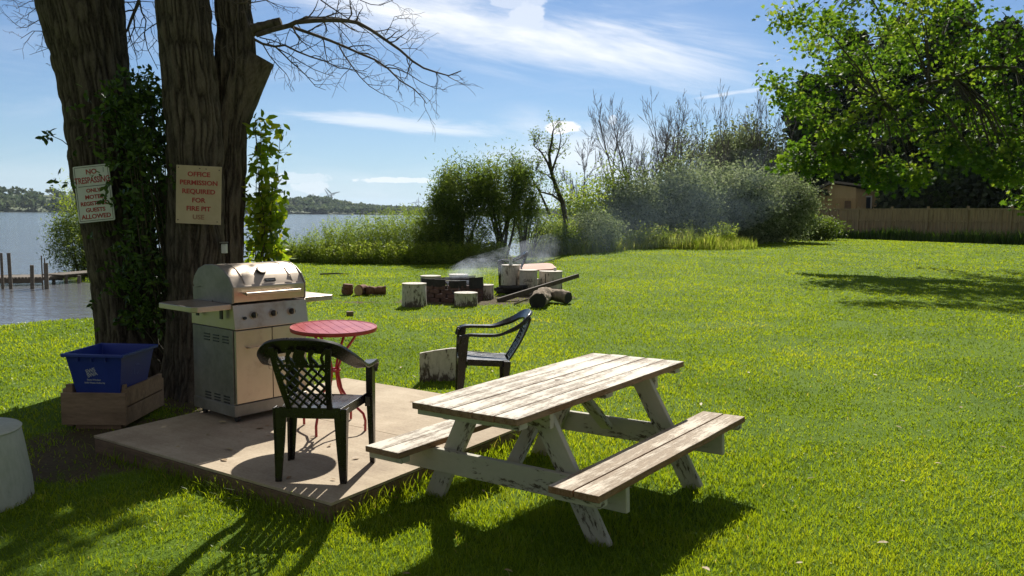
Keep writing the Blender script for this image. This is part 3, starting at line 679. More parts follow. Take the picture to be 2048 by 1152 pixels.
limb2([(1065,270),(1040,300),(1000,345),(950,340)], .004, .002, 7.8, 4, .25)
limb2([(880,230),(870,260),(920,370),(940,490)], .004, .002, 7.8, 5, .25)
limb2([(345,90),(290,120),(180,185),(110,190)], .006, .002, 7.6, 6, .3)
limb2([(350,200),(300,212),(220,210),(140,262)], .005, .002, 7.6, 5, .28)
limb2([(345,180),(280,170),(200,150)], .004, .0015, 7.6, 4, .25)
limb2([(375,295),(320,330),(200,372)], .004, .0015, 7.6, 3, .2)
limb2([(395,400),(350,440),(330,445)], .003, .0015, 7.6, 2, .15)
limb2([(405,500),(370,480),(345,330)], .003, .0015, 7.6, 2, .15)
limb2([(290,-20),(240,60),(170,110),(90,70)], .005, .0015, 7.6, 7, .3)
limb2([(300,0),(200,10),(110,60)], .005, .0015, 7.6, 5, .25)


# leafy limbs of the left tree, above the top of the picture (they shade the ground at the left)
r_ = np.random.default_rng(3); CC = []; mb = MB(); tp = Vector((L1[-1][0], TY+.1, L1[-1][2]-.5))-tl.location
for k in range(64):
    yg = r_.uniform(3.75, 5.7); xg = r_.uniform(-4.6, -2.55+(yg-4)*.10); Yc = r_.uniform(11.0, 12.4)
    if .818*(Yc-yg) < 1.75+.30*Yc: Yc = yg+(1.75+.3*yg)/(.818-.3)+.1
    c_ = np.array([xg+.123*(Yc-yg), Yc, .818*(Yc-yg)])
    q = Vector(c_)-tl.location; m_ = tp.lerp(q, .5)+Vector((0, 0, .35)); mb.tube([tp, tp.lerp(m_, .5)+Vector((0, 0, .15)), m_, m_.lerp(q, .6), q], [.07, .05, .03, .015, .006], 5, cap=False)
    CC.append(np.array(q)+r_.normal(size=(75, 3))*np.array([.28, .28, .12]))
CC = np.concatenate(CC); mb.build('crown_branches', M['stem'], tl, smooth=True); leaves('crown', M['maple'], CC, .15, 'oval', tl, .8, .3)
# ------------------------------------------------------------------ shrub growing between the trunks, sapling at the right
def compound(C, outd, size, k=7):
    """leaf positions of a compound leaf: k leaflets along a rachis"""
    n = len(C); s = np.linspace(.2, 1, k)[None, :, None]; P = C[:, None, :]+outd[:, None, :]*s*size*2.2
    P[..., 2] -= (s[..., 0]**2)*size*.6
    return P.reshape(-1, 3)
p0 = at(330, 815, 0); s1 = thing('shrub', 'dark leafy shrub growing up between the two big trunks', 'shrub', (-3.15, 7.45, 0))
mb = MB(); rr = random.Random(2); C = []
targets = []
for _ in range(150):
    yy = rr.uniform(175, 640); wl = 232 if yy > 260 else 235+(260-yy)*.5
    if yy > 330: wl = 248; xx = rr.uniform(wl, 338)
    targets.append((xx, yy, rr.uniform(7.15, 8.0), 1.0))
for _ in range(14): targets.append((rr.uniform(200, 290), rr.uniform(160, 330), rr.uniform(7.0, 7.35), .5))
for _ in range(7): targets.append((rr.uniform(150, 235), rr.uniform(170, 330), rr.uniform(7.1, 7.3), .25))
for _ in range(4): targets.append((rr.choice((152, 215, 222, 160)), rr.uniform(335, 400), rr.uniform(7.1, 7.25), .0))
for _ in range(12): targets.append((rr.uniform(225, 280), rr.uniform(470, 600), rr.uniform(7.0, 7.25), .5))
for _ in range(6): targets.append((rr.uniform(268, 332), rr.uniform(140, 190), rr.uniform(7.3, 7.5), .6))
for xx, yy, Yd, dens in targets:
    q = atY(xx, yy, Yd)-s1.location
    if rr.random() < .4 and xx > 245:
        mb.tube([(rr.uniform(-.02, .2), rr.uniform(-.1, .1), 0), (q.x*.5+rr.uniform(-.1, .1), q.y*.6, q.z*.55), q], [.013, .008, .003], 5, cap=False)
    for k in range(int(7*dens)+1):
        c = np.array(q)+np.array([rr.gauss(0, .07), rr.gauss(0, .08), rr.gauss(0, .08)])
        d = unit(np.array([rr.gauss(0, 1), rr.gauss(-.3, 1), rr.gauss(-.1, .5)])); C.append(compound(c[None], d[None], .055, 6))
q1 = atY(100, 270, 7.2)-s1.location; q2 = atY(148, 300, 7.3)-s1.location
mb.tube([q2, q2.lerp(q1, .5)+Vector((0, 0, .02)), q1], [.005, .004, .003], 5, cap=False)
for k in range(5): C.append(compound((np.array(q1)+rng.normal(0, .015, 3))[None], unit(np.array([[-1, 0, rr.uniform(-.5, .8)]])), .028, 4))
C.append(compound((np.array(q2)+rng.normal(0, .01, 3))[None], np.array([[-.4, 0, -.6]]), .03, 4))
mb.build('stem', M['stem'], s1, smooth=True)
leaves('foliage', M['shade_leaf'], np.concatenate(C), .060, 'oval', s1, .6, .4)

s2 = thing('sapling', 'young sapling with bright yellow green leaves right of the twin trunk', 'sapling', (-2.45, 7.75, 0))
mb = MB(); C = []; Rn = []
for i in range(9):
    b0 = Vector((rr.uniform(-.12, .1), rr.uniform(-.1, .15), 0)); xx = rr.uniform(495, 585); yy = rr.uniform(240, 450) if i > 1 else 240+i*20
    if i == 0: xx = 510
    e = atY(xx, yy, rr.uniform(7.6, 7.95))-s2.location
    P = [b0.lerp(e, s)+Vector((math.sin(s*3.1)*rr.uniform(-.03, .06), 0, 0)) for s in np.linspace(0, 1, 9)]; mb.tube(P, [.009*(1-s*.75) for s in np.linspace(0, 1, 9)], 5, cap=False)
    for s in np.linspace(.42, 1, 13):
        j = min(int(s*8), 7); p = P[j].lerp(P[j+1], s*8-j)
        for k in range(4):
            if rr.random() < .25: continue
            d = unit(np.array([rr.gauss(.25, .8), rr.gauss(0, .7), rr.gauss(.0, .5)])); l_ = rr.uniform(.04, .13)
            mb.tube([p, Vector(p)+Vector(d)*l_], [.002, .001], 3, cap=False); C.append(np.array(p)+d*l_); 
C = np.array(C); C = np.repeat(C, 2, 0)+rng.normal(0, .022, (len(C)*2, 3))
# fuller leafy skirt low down
xx = rng.uniform(488, 572, 260); yy = rng.uniform(395, 560, 260); E = np.array([np.array(atY(a, b_, c)-s2.location) for a, b_, c in zip(xx, yy, rng.uniform(7.6, 8.1, 260))])
C = np.concatenate([C, E])
mb.build('stem', M['stem'], s2, smooth=True)
leaves('foliage', M['sap'], C, .095, 'oval', s2, .5, .35)

# ------------------------------------------------------------------ writing
def text(body, size, mat, parent, loc, bold=.0, ext=.0008, rot=(R(90), 0, 0), align='CENTER', name='lettering', sx=1, spacing=1.0):
    cu = bpy.data.curves.new('text', 'FONT'); cu.body = body; cu.size = size; cu.align_x = align; cu.align_y = 'CENTER'; cu.extrude = ext; cu.offset = bold; cu.resolution_u = 3; cu.space_character = spacing
    ob = bpy.data.objects.new('text', cu); COL.objects.link(ob); bpy.context.view_layer.update()
    dg = bpy.context.evaluated_depsgraph_get(); me = bpy.data.meshes.new_from_object(ob.evaluated_get(dg)); bpy.data.objects.remove(ob)
    me.name = name; me.materials.clear(); me.materials.append(mat)
    o = bpy.data.objects.new(name, me); COL.objects.link(o); o.parent = parent; o.location = loc; o.rotation_euler = rot; o.scale = (sx, 1, 1); return o
def rounded(w, h, r, n=4):
    P = []
    for cx, cy, a0 in ((w/2-r, h/2-r, 0), (-w/2+r, h/2-r, 90), (-w/2+r, -h/2+r, 180), (w/2-r, -h/2+r, 270)):
        for i in range(n+1): a = R(a0+90*i/n); P.append((cx+r*math.cos(a), cy+r*math.sin(a)))
    return P
SY = TY-.40
c = atY(188, 387, SY); W1 = 75/FPX*SY; H1 = 112/FPX*SY
sg = thing('sign', 'tilted white NO TRESPASSING motel sign nailed to the left trunk', 'sign', c); sg.rotation_euler = (R(-2), R(-9+4), R(-4))
sg.rotation_euler = (R(-2), R(-6), R(-4))
MB().prism(rounded(W1, H1, .012), -.004, .004).build('panel', M['signwhite'], sg)
mb = MB(); bw, bh = W1/2-.014, H1/2-.014
for z_ in (bh, -bh): mb.box((0, -.0048, z_), (2*bw, .0012, .004))
for x_ in (bw, -bw): mb.box((x_, -.0048, 0), (.004, .0012, 2*bh-.004))
mb.box((0, -.0048, H1*.135), (W1*.8, .0012, .005)); mb.build('border', M['signblack'], sg)
for s_, zz, sz, k in (('NO', .385, .062, 1), ('TRESPASSING', .235, .078, .66), ('ONLY', .055, .047, 1), ('MOTEL', -.06, .05, 1), ('REGISTERED', -.175, .050, .92), ('GUESTS', -.29, .05, 1), ('ALLOWED', -.405, .056, .98)):
    text(s_, sz, M['signred'], sg, (0, -.005, zz*H1), .0016, sx=k*1.08)
SY2 = MY-.31
c = atY(397.5, 390, SY2); W2 = 88/FPX*SY2; H2 = 115/FPX*SY2
sg2 = thing('sign', 'faded tan OFFICE PERMISSION REQUIRED sign on the middle trunk', 'sign', c); sg2.rotation_euler = (0, R(2.2), R(3))
MB().prism(rounded(W2, H2, .004), -.003, .003).build('panel', M['signtan'], sg2)
for s_, zz, sz, mt in (('OFFICE', .35, .056, 'signred'), ('PERMISSION', .205, .056, 'signred'), ('REQUIRED', .055, .056, 'signred'), ('FOR', -.095, .056, 'signred'), ('FIRE PIT', -.24, .056, 'signred'), ('USE', -.385, .056, 'signfade')):
    text(s_, sz, M[mt], sg2, (0, -.004, zz*H2), .0017, sx=1.08)
for a, b_ in ((-.45, .46), (.45, .44), (-.45, -.44), (.42, -.45), (.02, .455), (.16, .45)): MB().tube([(a*W2, -.001, b_*H2), (a*W2, -.007, b_*H2)], .005, 8).build('screw', M['black_metal'], sg2)
# small grey box under the tan sign
p = atY(449, 497, RY-.36); g = thing('outlet_box', 'small weathered grey box fixed to the trunk just above the grill', 'box', p)
MB().box((0, 0, 0), (.045, .05, .085)).build('casing', M['signwhite'], g, bevel=.006); MB().box((0, -.01, .055), (.055, .075, .012)).build('cap', M['steel_dull'], g, bevel=.003)

# ------------------------------------------------------------------ deck
dk = thing('deck', 'low weathered plywood platform under the grill and red table', 'platform', DK_L, math.atan2(DK_E1.y, DK_E1.x))
HZ = .12
for k in range(2):
    m_ = MB(); m_.box((DK_A/2, DK_B*(.25+.5*k), HZ-.009), (DK_A, DK_B/2-.004, .018)); m_.build('plywood_sheet', M['ply'], dk, bevel=.002)
for nm, c_, d_ in (('frame_board', (DK_A/2, .02, .048), (DK_A-.02, .038, .1)), ('frame_board', (DK_A/2, DK_B-.02, .048), (DK_A-.02, .038, .1)),
                   ('frame_board', (.02, DK_B/2, .048), (.038, DK_B-.08, .1)), ('frame_board', (DK_A-.02, DK_B/2, .048), (.038, DK_B-.08, .1))):
    MB().box(c_, d_).build(nm, M['edgewood'], dk, bevel=.003)

# ------------------------------------------------------------------ grill
E = Vector((.6189, .7855, 0)); ga = math.atan2(E.y, E.x)
LZ = lambda z: z if z < 1.03 else 1.03+(z-1.03)*.86
gr = thing('grill', 'stainless steel gas barbecue with side shelves on the deck', 'grill', (-2.036, 5.791, HZ), ga)
GW, GD = .65, .56
MB().box((GW/2, GD/2, .095), (GW, GD, .09)).build('base', M['steel_dull'], gr, bevel=.006)
MB().box((GW/2, GD/2+.006, .42), (GW-.01, GD-.02, .56)).build('cabinet', M['steel_dull'], gr, bevel=.003)
for i, s_ in enumerate((-1, 1)):
    x0 = .012 if s_ < 0 else GW/2+.003
    d_ = MB().box((x0+(GW/2-.015)/2, -.004, .422), (GW/2-.015, .022, .545)).build('door', M['steel'], gr, bevel=.003)
    hx = x0+(GW/2-.015)*(.58 if s_ < 0 else .42)
    mb = MB(); a, b_ = hx-.085, hx+.085; z_ = .565
    mb.tube([(a, -.014, z_-.006), (a, -.04, z_), (a+.012, -.05, z_), (b_-.012, -.05, z_), (b_, -.04, z_), (b_, -.014, z_-.006)], .0055, 8); mb.build('handle', M['steel'], d_, smooth=True)
for gx in range(3):
    for gz_ in range(3):
        for zb in (.60, .15): MB().box((-.0005+.002, .075+gx*.125+.03, zb+gz_*.022), (.006, .075, .008)).build('vent_slot', M['black_metal'], gr)
mb = MB(); mb.add([(.0, -.03, .705), (GW, -.03, .705), (GW, -.002, .885), (0, -.002, .885), (0, GD, .705), (GW, GD, .705), (GW, GD, .885), (0, GD, .885)],
                  [(0, 1, 2, 3), (4, 7, 6, 5), (3, 2, 6, 7), (0, 4, 5, 1), (0, 3, 7, 4), (1, 5, 6, 2)]); mb.build('control_panel', M['steel'], gr, bevel=.004)
MB().box((GW/2, .02, .700), (GW-.01, .05, .008)).build('trim_strip', M['black_metal'], gr)
tilt = math.atan2(.028, .18)
def on_panel(x_, z_): return Vector((x_, -.03+.028*(z_-.705)/.18, z_))
nrm = Vector((0, -math.cos(tilt), math.sin(tilt)))
for x_ in (.165, .335, .50):
    c_ = on_panel(x_, .80)
    kb = MB(); kb.tube([c_, c_+nrm*.006], [.034, .032], 28); ko = kb.build('knob_bezel', M['steel'], gr, smooth=False, bevel=.001)
    kb = MB(); kb.tube([c_+nrm*.004, c_+nrm*.014, c_+nrm*.03, c_+nrm*.033], [.024, .023, .020, .017], 24); kb.build('knob', M['black_metal'], ko, smooth=True, auto=35)
    kb = MB(); kb.box(c_+nrm*.036, (.010, .014, .040)); kb.build('knob_grip', M['steel'], ko, bevel=.003)
c_ = on_panel(.085, .785); MB().tube([c_, c_+nrm*.018], [.012, .011], 18).build('igniter_button', M['black_metal'], gr, smooth=True, auto=35)
# lid: rounded hood
mb = MB(); prof = [(.005, .90), (.0, .91), (-.002, 1.015), (.012, 1.03), (.05, 1.095), (.11, 1.15), (.18, 1.182), (.27, 1.195), (.36, 1.185), (.44, 1.15), (.50, 1.08), (.53, .99), (.535, .90)]
prof = [(a, LZ(b_)) for a, b_ in prof]; mb.prism(prof, .012, GW-.012, 'x'); mb.build('lid', M['steel'], gr, smooth=True, auto=32, bevel=.004)
for x_ in (.115, GW-.115):
    mb = MB(); P = [(x_, a-.0015 if i < 5 else a, b_+.003) for i, (a, b_) in enumerate(prof[3:10])]; mb.strip(P, [Vector((.004, 0, 0))]*len(P), .003); mb.build('lid_rib', M['steel'], gr)
for x_ in (.006, GW-.006):
    mb = MB(); pr = [(.0, .895), (-.004, 1.02), (.045, 1.1), (.11, 1.156), (.18, 1.188), (.27, 1.2), (.36, 1.19), (.445, 1.155), (.505, 1.085), (.53, 1.02), (.50, .985), (.42, 1.0), (.36, .985), (.30, .935), (.25, .895)]
    pr = [(a, LZ(b_)) for a, b_ in pr]; mb.prism(pr, x_-.007, x_+.007, 'x'); mb.build('lid_end', M['steel_dull'], gr, bevel=.004)
MB().box((.006, .40, .945), (.01, .26, .10)).build('firebox_side', M['steel_dull'], gr)
mb = MB(); z_ = .965; mb.tube([(.10, .0, z_), (.10, -.045, z_)], .009, 10); mb.tube([(GW-.10, .0, z_), (GW-.10, -.045, z_)], .009, 10); mb.tube([(.085, -.048, z_), (GW/2, -.05, z_), (GW-.085, -.048, z_)], .012, 14); mb.build('lid_handle', M['steel'], gr, smooth=True, auto=40)
th_ = math.atan2(1.15-1.095, .06); c_ = Vector((GW/2-.02, .068, LZ(1.122)))
n2_ = Vector((0, -math.sin(th_), math.cos(th_)))
gg = MB().tube([c_+Vector((0, .02, .012)), c_+Vector((0, .02, .012))+n2_*.012], [.04, .037], 28).build('thermometer', M['black_metal'], gr, bevel=.001)
MB().tube([c_+Vector((0, .02, .012))+n2_*.010, c_+Vector((0, .02, .012))+n2_*.0145], [.031, .031], 28).build('dial', M['steel'], gg)
rt = Matrix.Rotation(math.atan2(.065, .038)-0, 3, 'X')
bd_ = MB(); bd_.box((.345, .027, 1.054), (.095, .004, .026), Matrix.Rotation(-math.atan2(.038, .065), 3, 'X')); bd_.build('badge', M['black_metal'], gr)
text('NEXGRILL', .019, M['ink'], gr, (.345, .023, 1.054), .0004, rot=(R(90)-math.atan2(.038, .065), 0, 0))
for s_ in (-1, 1):
    x_ = -.15 if s_ < 0 else GW+.15
    sh = MB(); pts = [(-.15, .03), (-.12, 0), (.15, 0), (.15, GD-.06), (-.12, GD-.06), (-.15, GD-.09)]
    if s_ > 0: pts = [(-a, b_) for a, b_ in pts][::-1]
    sh.prism([(a+x_, b_+.01) for a, b_ in pts], .855, .895, 'z'); sh.build('side_shelf', M['steel'], gr, bevel=.004)
    [MB().box((x_+s_*-.12, yb, .82), (.012, .03, .08)).build('shelf_bracket', M['black_metal'], gr) for yb in (.10, GD-.14)]
for x_, y_ in ((.06, .06), (GW-.06, .06), (.06, GD-.06), (GW-.06, GD-.06)):
    mb = MB(); mb.tube([(x_-.012, y_, .025), (x_+.012, y_, .025)], .025, 16); mb.build('caster', M['black_metal'], gr, smooth=True, auto=40)
mb = MB(); hx = .30
mb.tube([(.275, -.055, .56), (.285, -.05, .48), (.262, -.05, .42), (.268, -.05, .385), (.29, -.05, .378)], .0018, 5, cap=False); mb.build('lighter_chain', M['edgewood'], gr)

# ------------------------------------------------------------------ plastic chairs
def make_chair(name, label):
    t_ = thing(name, label, 'chair', (0, 0, 0), 0, 'black plastic garden chairs')
    P = M['plastic']
    # seat: shallow dished slab with slats
    for k in range(7):
        xa = -.2+k*.0575; mb = MB(); path = []; wv = []
        for i in range(9):
            s = i/8; y_ = -.19+.41*s; xx = (xa+.0275)*(.86+.2*s); z_ = .432+.012*abs(xa+.0275)*4-.012*math.sin(s*math.pi)+(-.03*max(0, (s-.85)/.15)**2)
            path.append((xx, y_, z_)); wv.append(Vector((.0262*(.86+.2*s), 0, 0)))
        mb.strip(path, wv, .008); mb.build('seat_slat', P, t_, smooth=False)
    mb = MB()
    for s_ in (-1, 1): mb.strip([(s_*(.175+.045*i/6), -.2+.42*i/6, .412) for i in range(7)], [Vector((0, 0, .028))]*7, .008)
    mb.strip([(-.18+.36*i/8, -.205-.012*math.sin(math.pi*i/8), .415) for i in range(9)], [Vector((0, 0, .032))]*9, .008)
    mb.strip([(-.22+.44*i/8, .222+.012*math.sin(math.pi*i/8), .40) for i in range(9)], [Vector((0, 0, .026))]*9, .008)
    mb.build('seat_frame', P, t_, bevel=.002)
    for s_ in (-1, 1):
        mb = MB(); mb.strip([(s_*.175, -.20, .44), (s_*.18, -.20, .25), (s_*.19, -.205, 0)], [Vector((.038, 0, 0)), Vector((.030, 0, 0)), Vector((.017, 0, 0))], .012)
        mb.strip([(s_*.213, -.185, .44), (s_*.209, -.19, .25), (s_*.206, -.197, 0)], [Vector((0, .03, 0)), Vector((0, .022, 0)), Vector((0, .014, 0))], .010); mb.build('leg', P, t_, bevel=.003)
        mb = MB(); mb.strip([(s_*.268, .205, .648), (s_*.268, .205, .42), (s_*.272, .2, 0)], [Vector((0, .042, 0)), Vector((0, .036, 0)), Vector((0, .018, 0))], .012)
        mb.strip([(s_*.245, .235, .635), (s_*.245, .232, .42), (s_*.257, .213, 0)], [Vector((.03, 0, 0)), Vector((.028, 0, 0)), Vector((.014, 0, 0))], .012)
        mb.strip([(s_*.228, .16, .40), (s_*.268, .19, .40)], [Vector((0, 0, .03))]*2, .01); mb.build('leg', P, t_, bevel=.003)
    # arms and top rail in one sweep
    half = [(.262, .235, .575, (.012, .02, 0)), (.268, .225, .63, (.03, .012, .004)), (.272, .17, .655, (.033, 0, .003)), (.278, .05, .662, (.033, 0, .0)), (.28, -.08, .672, (.033, 0, .004)), (.272, -.165, .705, (.034, .0, .012)),
            (.247, -.255, .752, (.030, -.012, .026)), (.19, -.318, .803, (.016, -.020, .038)), (.10, -.352, .828, (.005, -.022, .040)), (0, -.360, .834, (0, -.022, .038))]
    pts = [(a, b_, c_, w_) for a, b_, c_, w_ in half] + [(-a, b_, c_, (-w_[0], w_[1], w_[2])) for a, b_, c_, w_ in half[:-1][::-1]]
    def cr(vals, s):
        n_ = len(vals)-1; i = min(int(s*n_), n_-1); f_ = s*n_-i; g_ = lambda j: Vector(vals[max(0, min(n_, j))])
        a, b_, c_, d_ = g_(i-1), g_(i), g_(i+1), g_(i+2); return .5*((2*b_)+(c_-a)*f_+(2*a-5*b_+4*c_-d_)*f_**2+(3*b_-a-3*c_+d_)*f_**3)
    pp = [p[:3] for p in pts]; ww = [p[3] for p in pts]; K = 72
    mb = MB(); mb.strip([cr(pp, i/K) for i in range(K+1)], [cr(ww, i/K) for i in range(K+1)], .024); mb.build('arm_rail', P, t_, smooth=True, bevel=.004, auto=50)
    # backrest
    def S(x_, z_): return Vector((x_, -.205-.38*(z_-.42)+.55*x_*x_-.03*math.sin((z_-.42)*6), z_))
    def hw(z_): return .105+.035*max(0, (z_-.45)/.3)
    def bar2(mb, pts2, w_, th_=.012):
        P_ = [S(*p) for p in pts2]; W_ = []
        for i in range(len(P_)):
            d_ = (P_[min(i+1, len(P_)-1)]-P_[max(0, i-1)]).normalized(); n_ = Vector((0, -1, -.3)).normalized(); W_.append(d_.cross(n_).normalized()*w_/2)
        mb.strip(P_, W_, th_)
    mb = MB()
    for s_ in (-1, 1): bar2(mb, [(s_*(hw(z_)+.014), z_) for z_ in np.linspace(.40, .82, 12)], .034, .016)
    mb.build('back_post', P, t_, bevel=.003)
    mb = MB(); bar2(mb, [(x_, .715) for x_ in np.linspace(-.14, .14, 9)], .016); 
    for sg_ in (-1, 1):
        for x0 in np.arange(-.5, .51, .056):
            seg = []
            for z_ in np.linspace(.45, .712, 28):
                x_ = x0+sg_*(z_-.58)*.92
                if abs(x_) < hw(z_)+.008: seg.append((x_, z_))
            if len(seg) > 2: bar2(mb, [seg[0], seg[len(seg)//2], seg[-1]], .0135, .010)
    # leafy scrollwork above the lattice
    for x0, lean, w_ in ((-.115, -.25, .016), (-.085, .35, .018), (-.05, -.2, .020), (-.018, .1, .040), (.018, -.1, .040), (.05, .25, .020), (.085, -.35, .018), (.115, .25, .016)):
        bar2(mb, [(x0+lean*(z_-.715)+.008*math.sin((z_-.7)*70), z_) for z_ in np.linspace(.71, .81, 8)], w_, .010)
    mb.build('lattice_back', P, t_)
    return t_
ch1 = make_chair('plastic_chair', 'black plastic armchair seen from behind, standing on the deck by the red table')
ch1.location = (-1.145, 4.735, HZ); ch1.rotation_euler = (0, 0, R(-4.2))
ch2 = copy_tree(ch1); ch2['label'] = 'black plastic armchair seen side on, on the grass behind the picnic table'
ch2.location = (-.27, 6.98, 0.0); ch2.rotation_euler = (R(4), 0, R(96))
ch3 = copy_tree(ch1); ch3['label'] = 'far black plastic armchair half hidden behind the tall white stump'
ch3.location = (-.05, 17.75, gz(-.05, 17.75)); ch3.rotation_euler = (0, 0, R(96))

# ------------------------------------------------------------------ red bistro table
rt_ = thing('round_table', 'small round red metal bistro table beside the grill', 'table', (-1.29, 5.73, HZ), R(35)); rt_.rotation_euler = (R(1.5), 0, R(28))
mb = MB(); nsl = 9; RT = .298
for k in range(nsl):
    x0 = -RT+2*RT*k/nsl+.002; x1 = -RT+2*RT*(k+1)/nsl-.002; P = []
    xsn = np.linspace(x0, x1, 6); up_ = [(x_, math.sqrt(max(1e-5, RT**2-x_*x_))) for x_ in xsn]
    mb.prism(up_+[(a, -b_) for a, b_ in up_[::-1]], .738, .748, 'z')
mb.build('table_top', M['red_paint'], rt_)
mb = MB(); prof = [(RT-.001, .724), (RT+.008, .724), (RT+.010, .738), (RT+.008, .751), (RT-.001, .7505)]; mb.lathe(prof+[prof[0]], 72, cap=False); mb.build('rim', M['red_paint'], rt_, smooth=True, auto=40)
for k in range(4):
    a = R(45+90*k); c_, s_ = math.cos(a), math.sin(a)
    pr = [(.20, .735), (.15, .66), (.07, .55), (.035, .46), (.035, .40), (.06, .30), (.12, .21), (.19, .165), (.235, .13), (.252, .08), (.25, .0)]
    sm_ = []
    for i in range(len(pr)-1):
        for f_ in (0, .5): sm_.append((pr[i][0]*(1-f_)+pr[i+1][0]*f_, pr[i][1]*(1-f_)+pr[i+1][1]*f_))
    sm_.append(pr[-1]); mb = MB(); mb.tube([(r_*c_, r_*s_, z_) for r_, z_ in sm_], .0095, 10); mb.build('leg', M['red_paint'], rt_, smooth=True, auto=50)
mb = MB(); mb.lathe([(.03, .425), (.048, .425), (.048, .44), (.03, .44), (.03, .425)], 28, cap=False); mb.build('ring', M['red_paint'], rt_)

# ------------------------------------------------------------------ picnic table
TH, TL, TW, TZ = .9164, 1.857, .72, .695
pt = thing('picnic_table', 'wooden picnic table with flaking white paint and two attached benches', 'picnic table', (.332, 4.752, 0)); pt.rotation_euler = (-.0357, -.0136, TH)
rr = random.Random(4)
def plank(name, y_, z_, L, w_, th_, mat, dx=0, parent=None, warp=.0):
    mb = MB(); k = 10; path = []; wv = []
    for i in range(k+1): path.append((-L/2+L*i/k, rr.uniform(-.0008, .0008), warp*math.sin(math.pi*i/k))); wv.append(Vector((0, w_/2+rr.uniform(-.0008, .0006), 0)))
    mb.strip(path, wv, th_); o = mb.build(name, mat, parent or pt, bevel=.004); o.location = (dx, y_, z_-th_/2); return o
for k in range(5):
    plank('top_board', -.29+k*.1452, TZ+rr.uniform(-.0015, .0015), TL+rr.uniform(-.012, .012), .1395, .036, M['tabletop'], rr.uniform(-.008, .008))
BZ, B0 = .382, .507
for s_ in (-1, 1):
    bz = BZ
    for j in (0, 1): plank('bench_board', s_*(B0+.07+j*.145), bz+rr.uniform(-.001, .001), 1.77+rr.uniform(-.01, .01), .138, .036, M['bench'] if s_ < 0 else M['tabletop'], rr.uniform(-.006, .006))
def beam(name, a, b_, w_, h_, up=(0, 0, 1), par=None):
    """beam with its grain along its own local x"""
    a, b_ = Vector(a), Vector(b_); d = b_-a; L = d.length; x_ = d.normalized(); y_ = x_.cross(Vector(up)).normalized(); z_ = y_.cross(x_)*-1
    mb = MB(); mb.box((0, 0, 0), (L, w_, h_)); o = mb.build(name, M['frame_wood'], par or pt, bevel=.004)
    o.matrix_local = Matrix((( x_.x, y_.x, z_.x, (a.x+b_.x)/2), (x_.y, y_.y, z_.y, (a.y+b_.y)/2), (x_.z, y_.z, z_.z, (a.z+b_.z)/2), (0, 0, 0, 1))); return o
for e in (-1, 1):
    X0 = e*.545
    beam('cross_beam', (X0+e*.040, -.775, .275), (X0+e*.040, .775, .275), .036, .135)
    beam('top_cleat', (X0+e*.040, -.33, .612), (X0+e*.040, .33, .612), .036, .088)
    beam('end_cleat', (e*(TL/2-.075), -.345, .642), (e*(TL/2-.075), .345, .642), .075, .034)
    for s_ in (-1, 1):
        beam('leg', (X0, s_*.225, .655), (X0, s_*.60, -.03), .036, .125)
        beam('bench_cleat', (e*(1.77/2-.06), s_*(B0+.01), .327), (e*(1.77/2-.06), s_*(B0+.275), .327), .07, .034)
    beam('brace', (X0-e*.03, 0, .29), (e*.13, 0, .64), .036, .085, up=(0, 1, 0))
mb = MB(); beam('center_cleat', (.0, -.33, .640), (.0, .33, .640), .085, .036)
mb = MB()
for a, b_, r_ in ((-.02, .02, .017), (.10, .055, .016), (-.18, .08, .008)): MB().tube([(a, b_, TZ-.004), (a, b_, TZ+.0012)], [r_, r_], 14).build('knot', M['edgewood'], pt)

# ------------------------------------------------------------------ planter crate and blue bin
bx = thing('wooden_crate', 'unpainted wooden planter crate holding the blue bin by the trunk', 'crate', (-3.47, 6.07, 0), R(0)); BW, BD, BH = .50, .62, .285
MB().box((BW/2, 0, .16), (BW, .03, .25)).build('front_board', M['boxwood'], bx, bevel=.003)
for x_ in (.0, BW-.03):
    for j in (0, 1): MB().box((x_+.015, BD/2+.016, .10+.145*j), (.03, BD, .135)).build('side_board', M['boxwood'], bx, bevel=.003)
MB().box((BW/2, BD+.03, .15), (BW, .03, .24)).build('back_board', M['boxwood'], bx, bevel=.003)
for x_ in (.03, BW-.065): MB().box((x_+.02, .04, .18), (.05, .045, .33)).build('corner_post', M['boxwood'], bx, bevel=.003)
MB().box((BW/2+.03, .02, .02), (BW*.7, .05, .035)).build('skid', M['edgewood'], bx)
mb = MB(); mb.box((BW/2, BD/2, .22), (BW-.066, BD-.07, .03)); mb.build('soil', M['edgewood'], bx)
bn = thing('recycling_bin', 'blue plastic recycling bin with white print sitting in the wooden crate', 'bin', (-3.18, 6.28, .245), R(-4))
bw0, bd0, bw1, bd1, bh_ = .17, .19, .225, .245, .345
mb = MB(); nlev = 6; ring = []
def rect(w_, d_, z_): return [(-w_, -d_, z_), (w_, -d_, z_), (w_, d_, z_), (-w_, d_, z_)]
mb.add(rect(bw0, bd0, 0)+rect(bw1, bd1, bh_)+rect(bw1-.006, bd1-.006, bh_)+rect(bw0-.006, bd0-.006, .008),
       [(3, 2, 1, 0)]+[(i, (i+1) % 4, (i+1) % 4+4, i+4) for i in range(4)]+[(i+4, (i+1) % 4+4, (i+1) % 4+8, i+8) for i in range(4)]+[(i+8, (i+1) % 4+8, (i+1) % 4+12, i+12) for i in range(4)]+[(12, 13, 14, 15)])
mb.build('tub', M['blue'], bn, bevel=.012, seg=3)
mb = MB(); o_, i_ = (bw1+.022, bd1+.022), (bw1-.001, bd1-.001)
mb.add(rect(*o_, bh_-.022)+rect(*o_, bh_+.004)+rect(*i_, bh_+.004)+rect(*i_, bh_-.022), [(a+4*l_, (a+1) % 4+4*l_, (a+1) % 4+4*((l_+1) % 4), a+4*((l_+1) % 4)) for l_ in range(4) for a in range(4)])
mb.build('rim', M['blue'], bn, bevel=.006)
mb = MB()
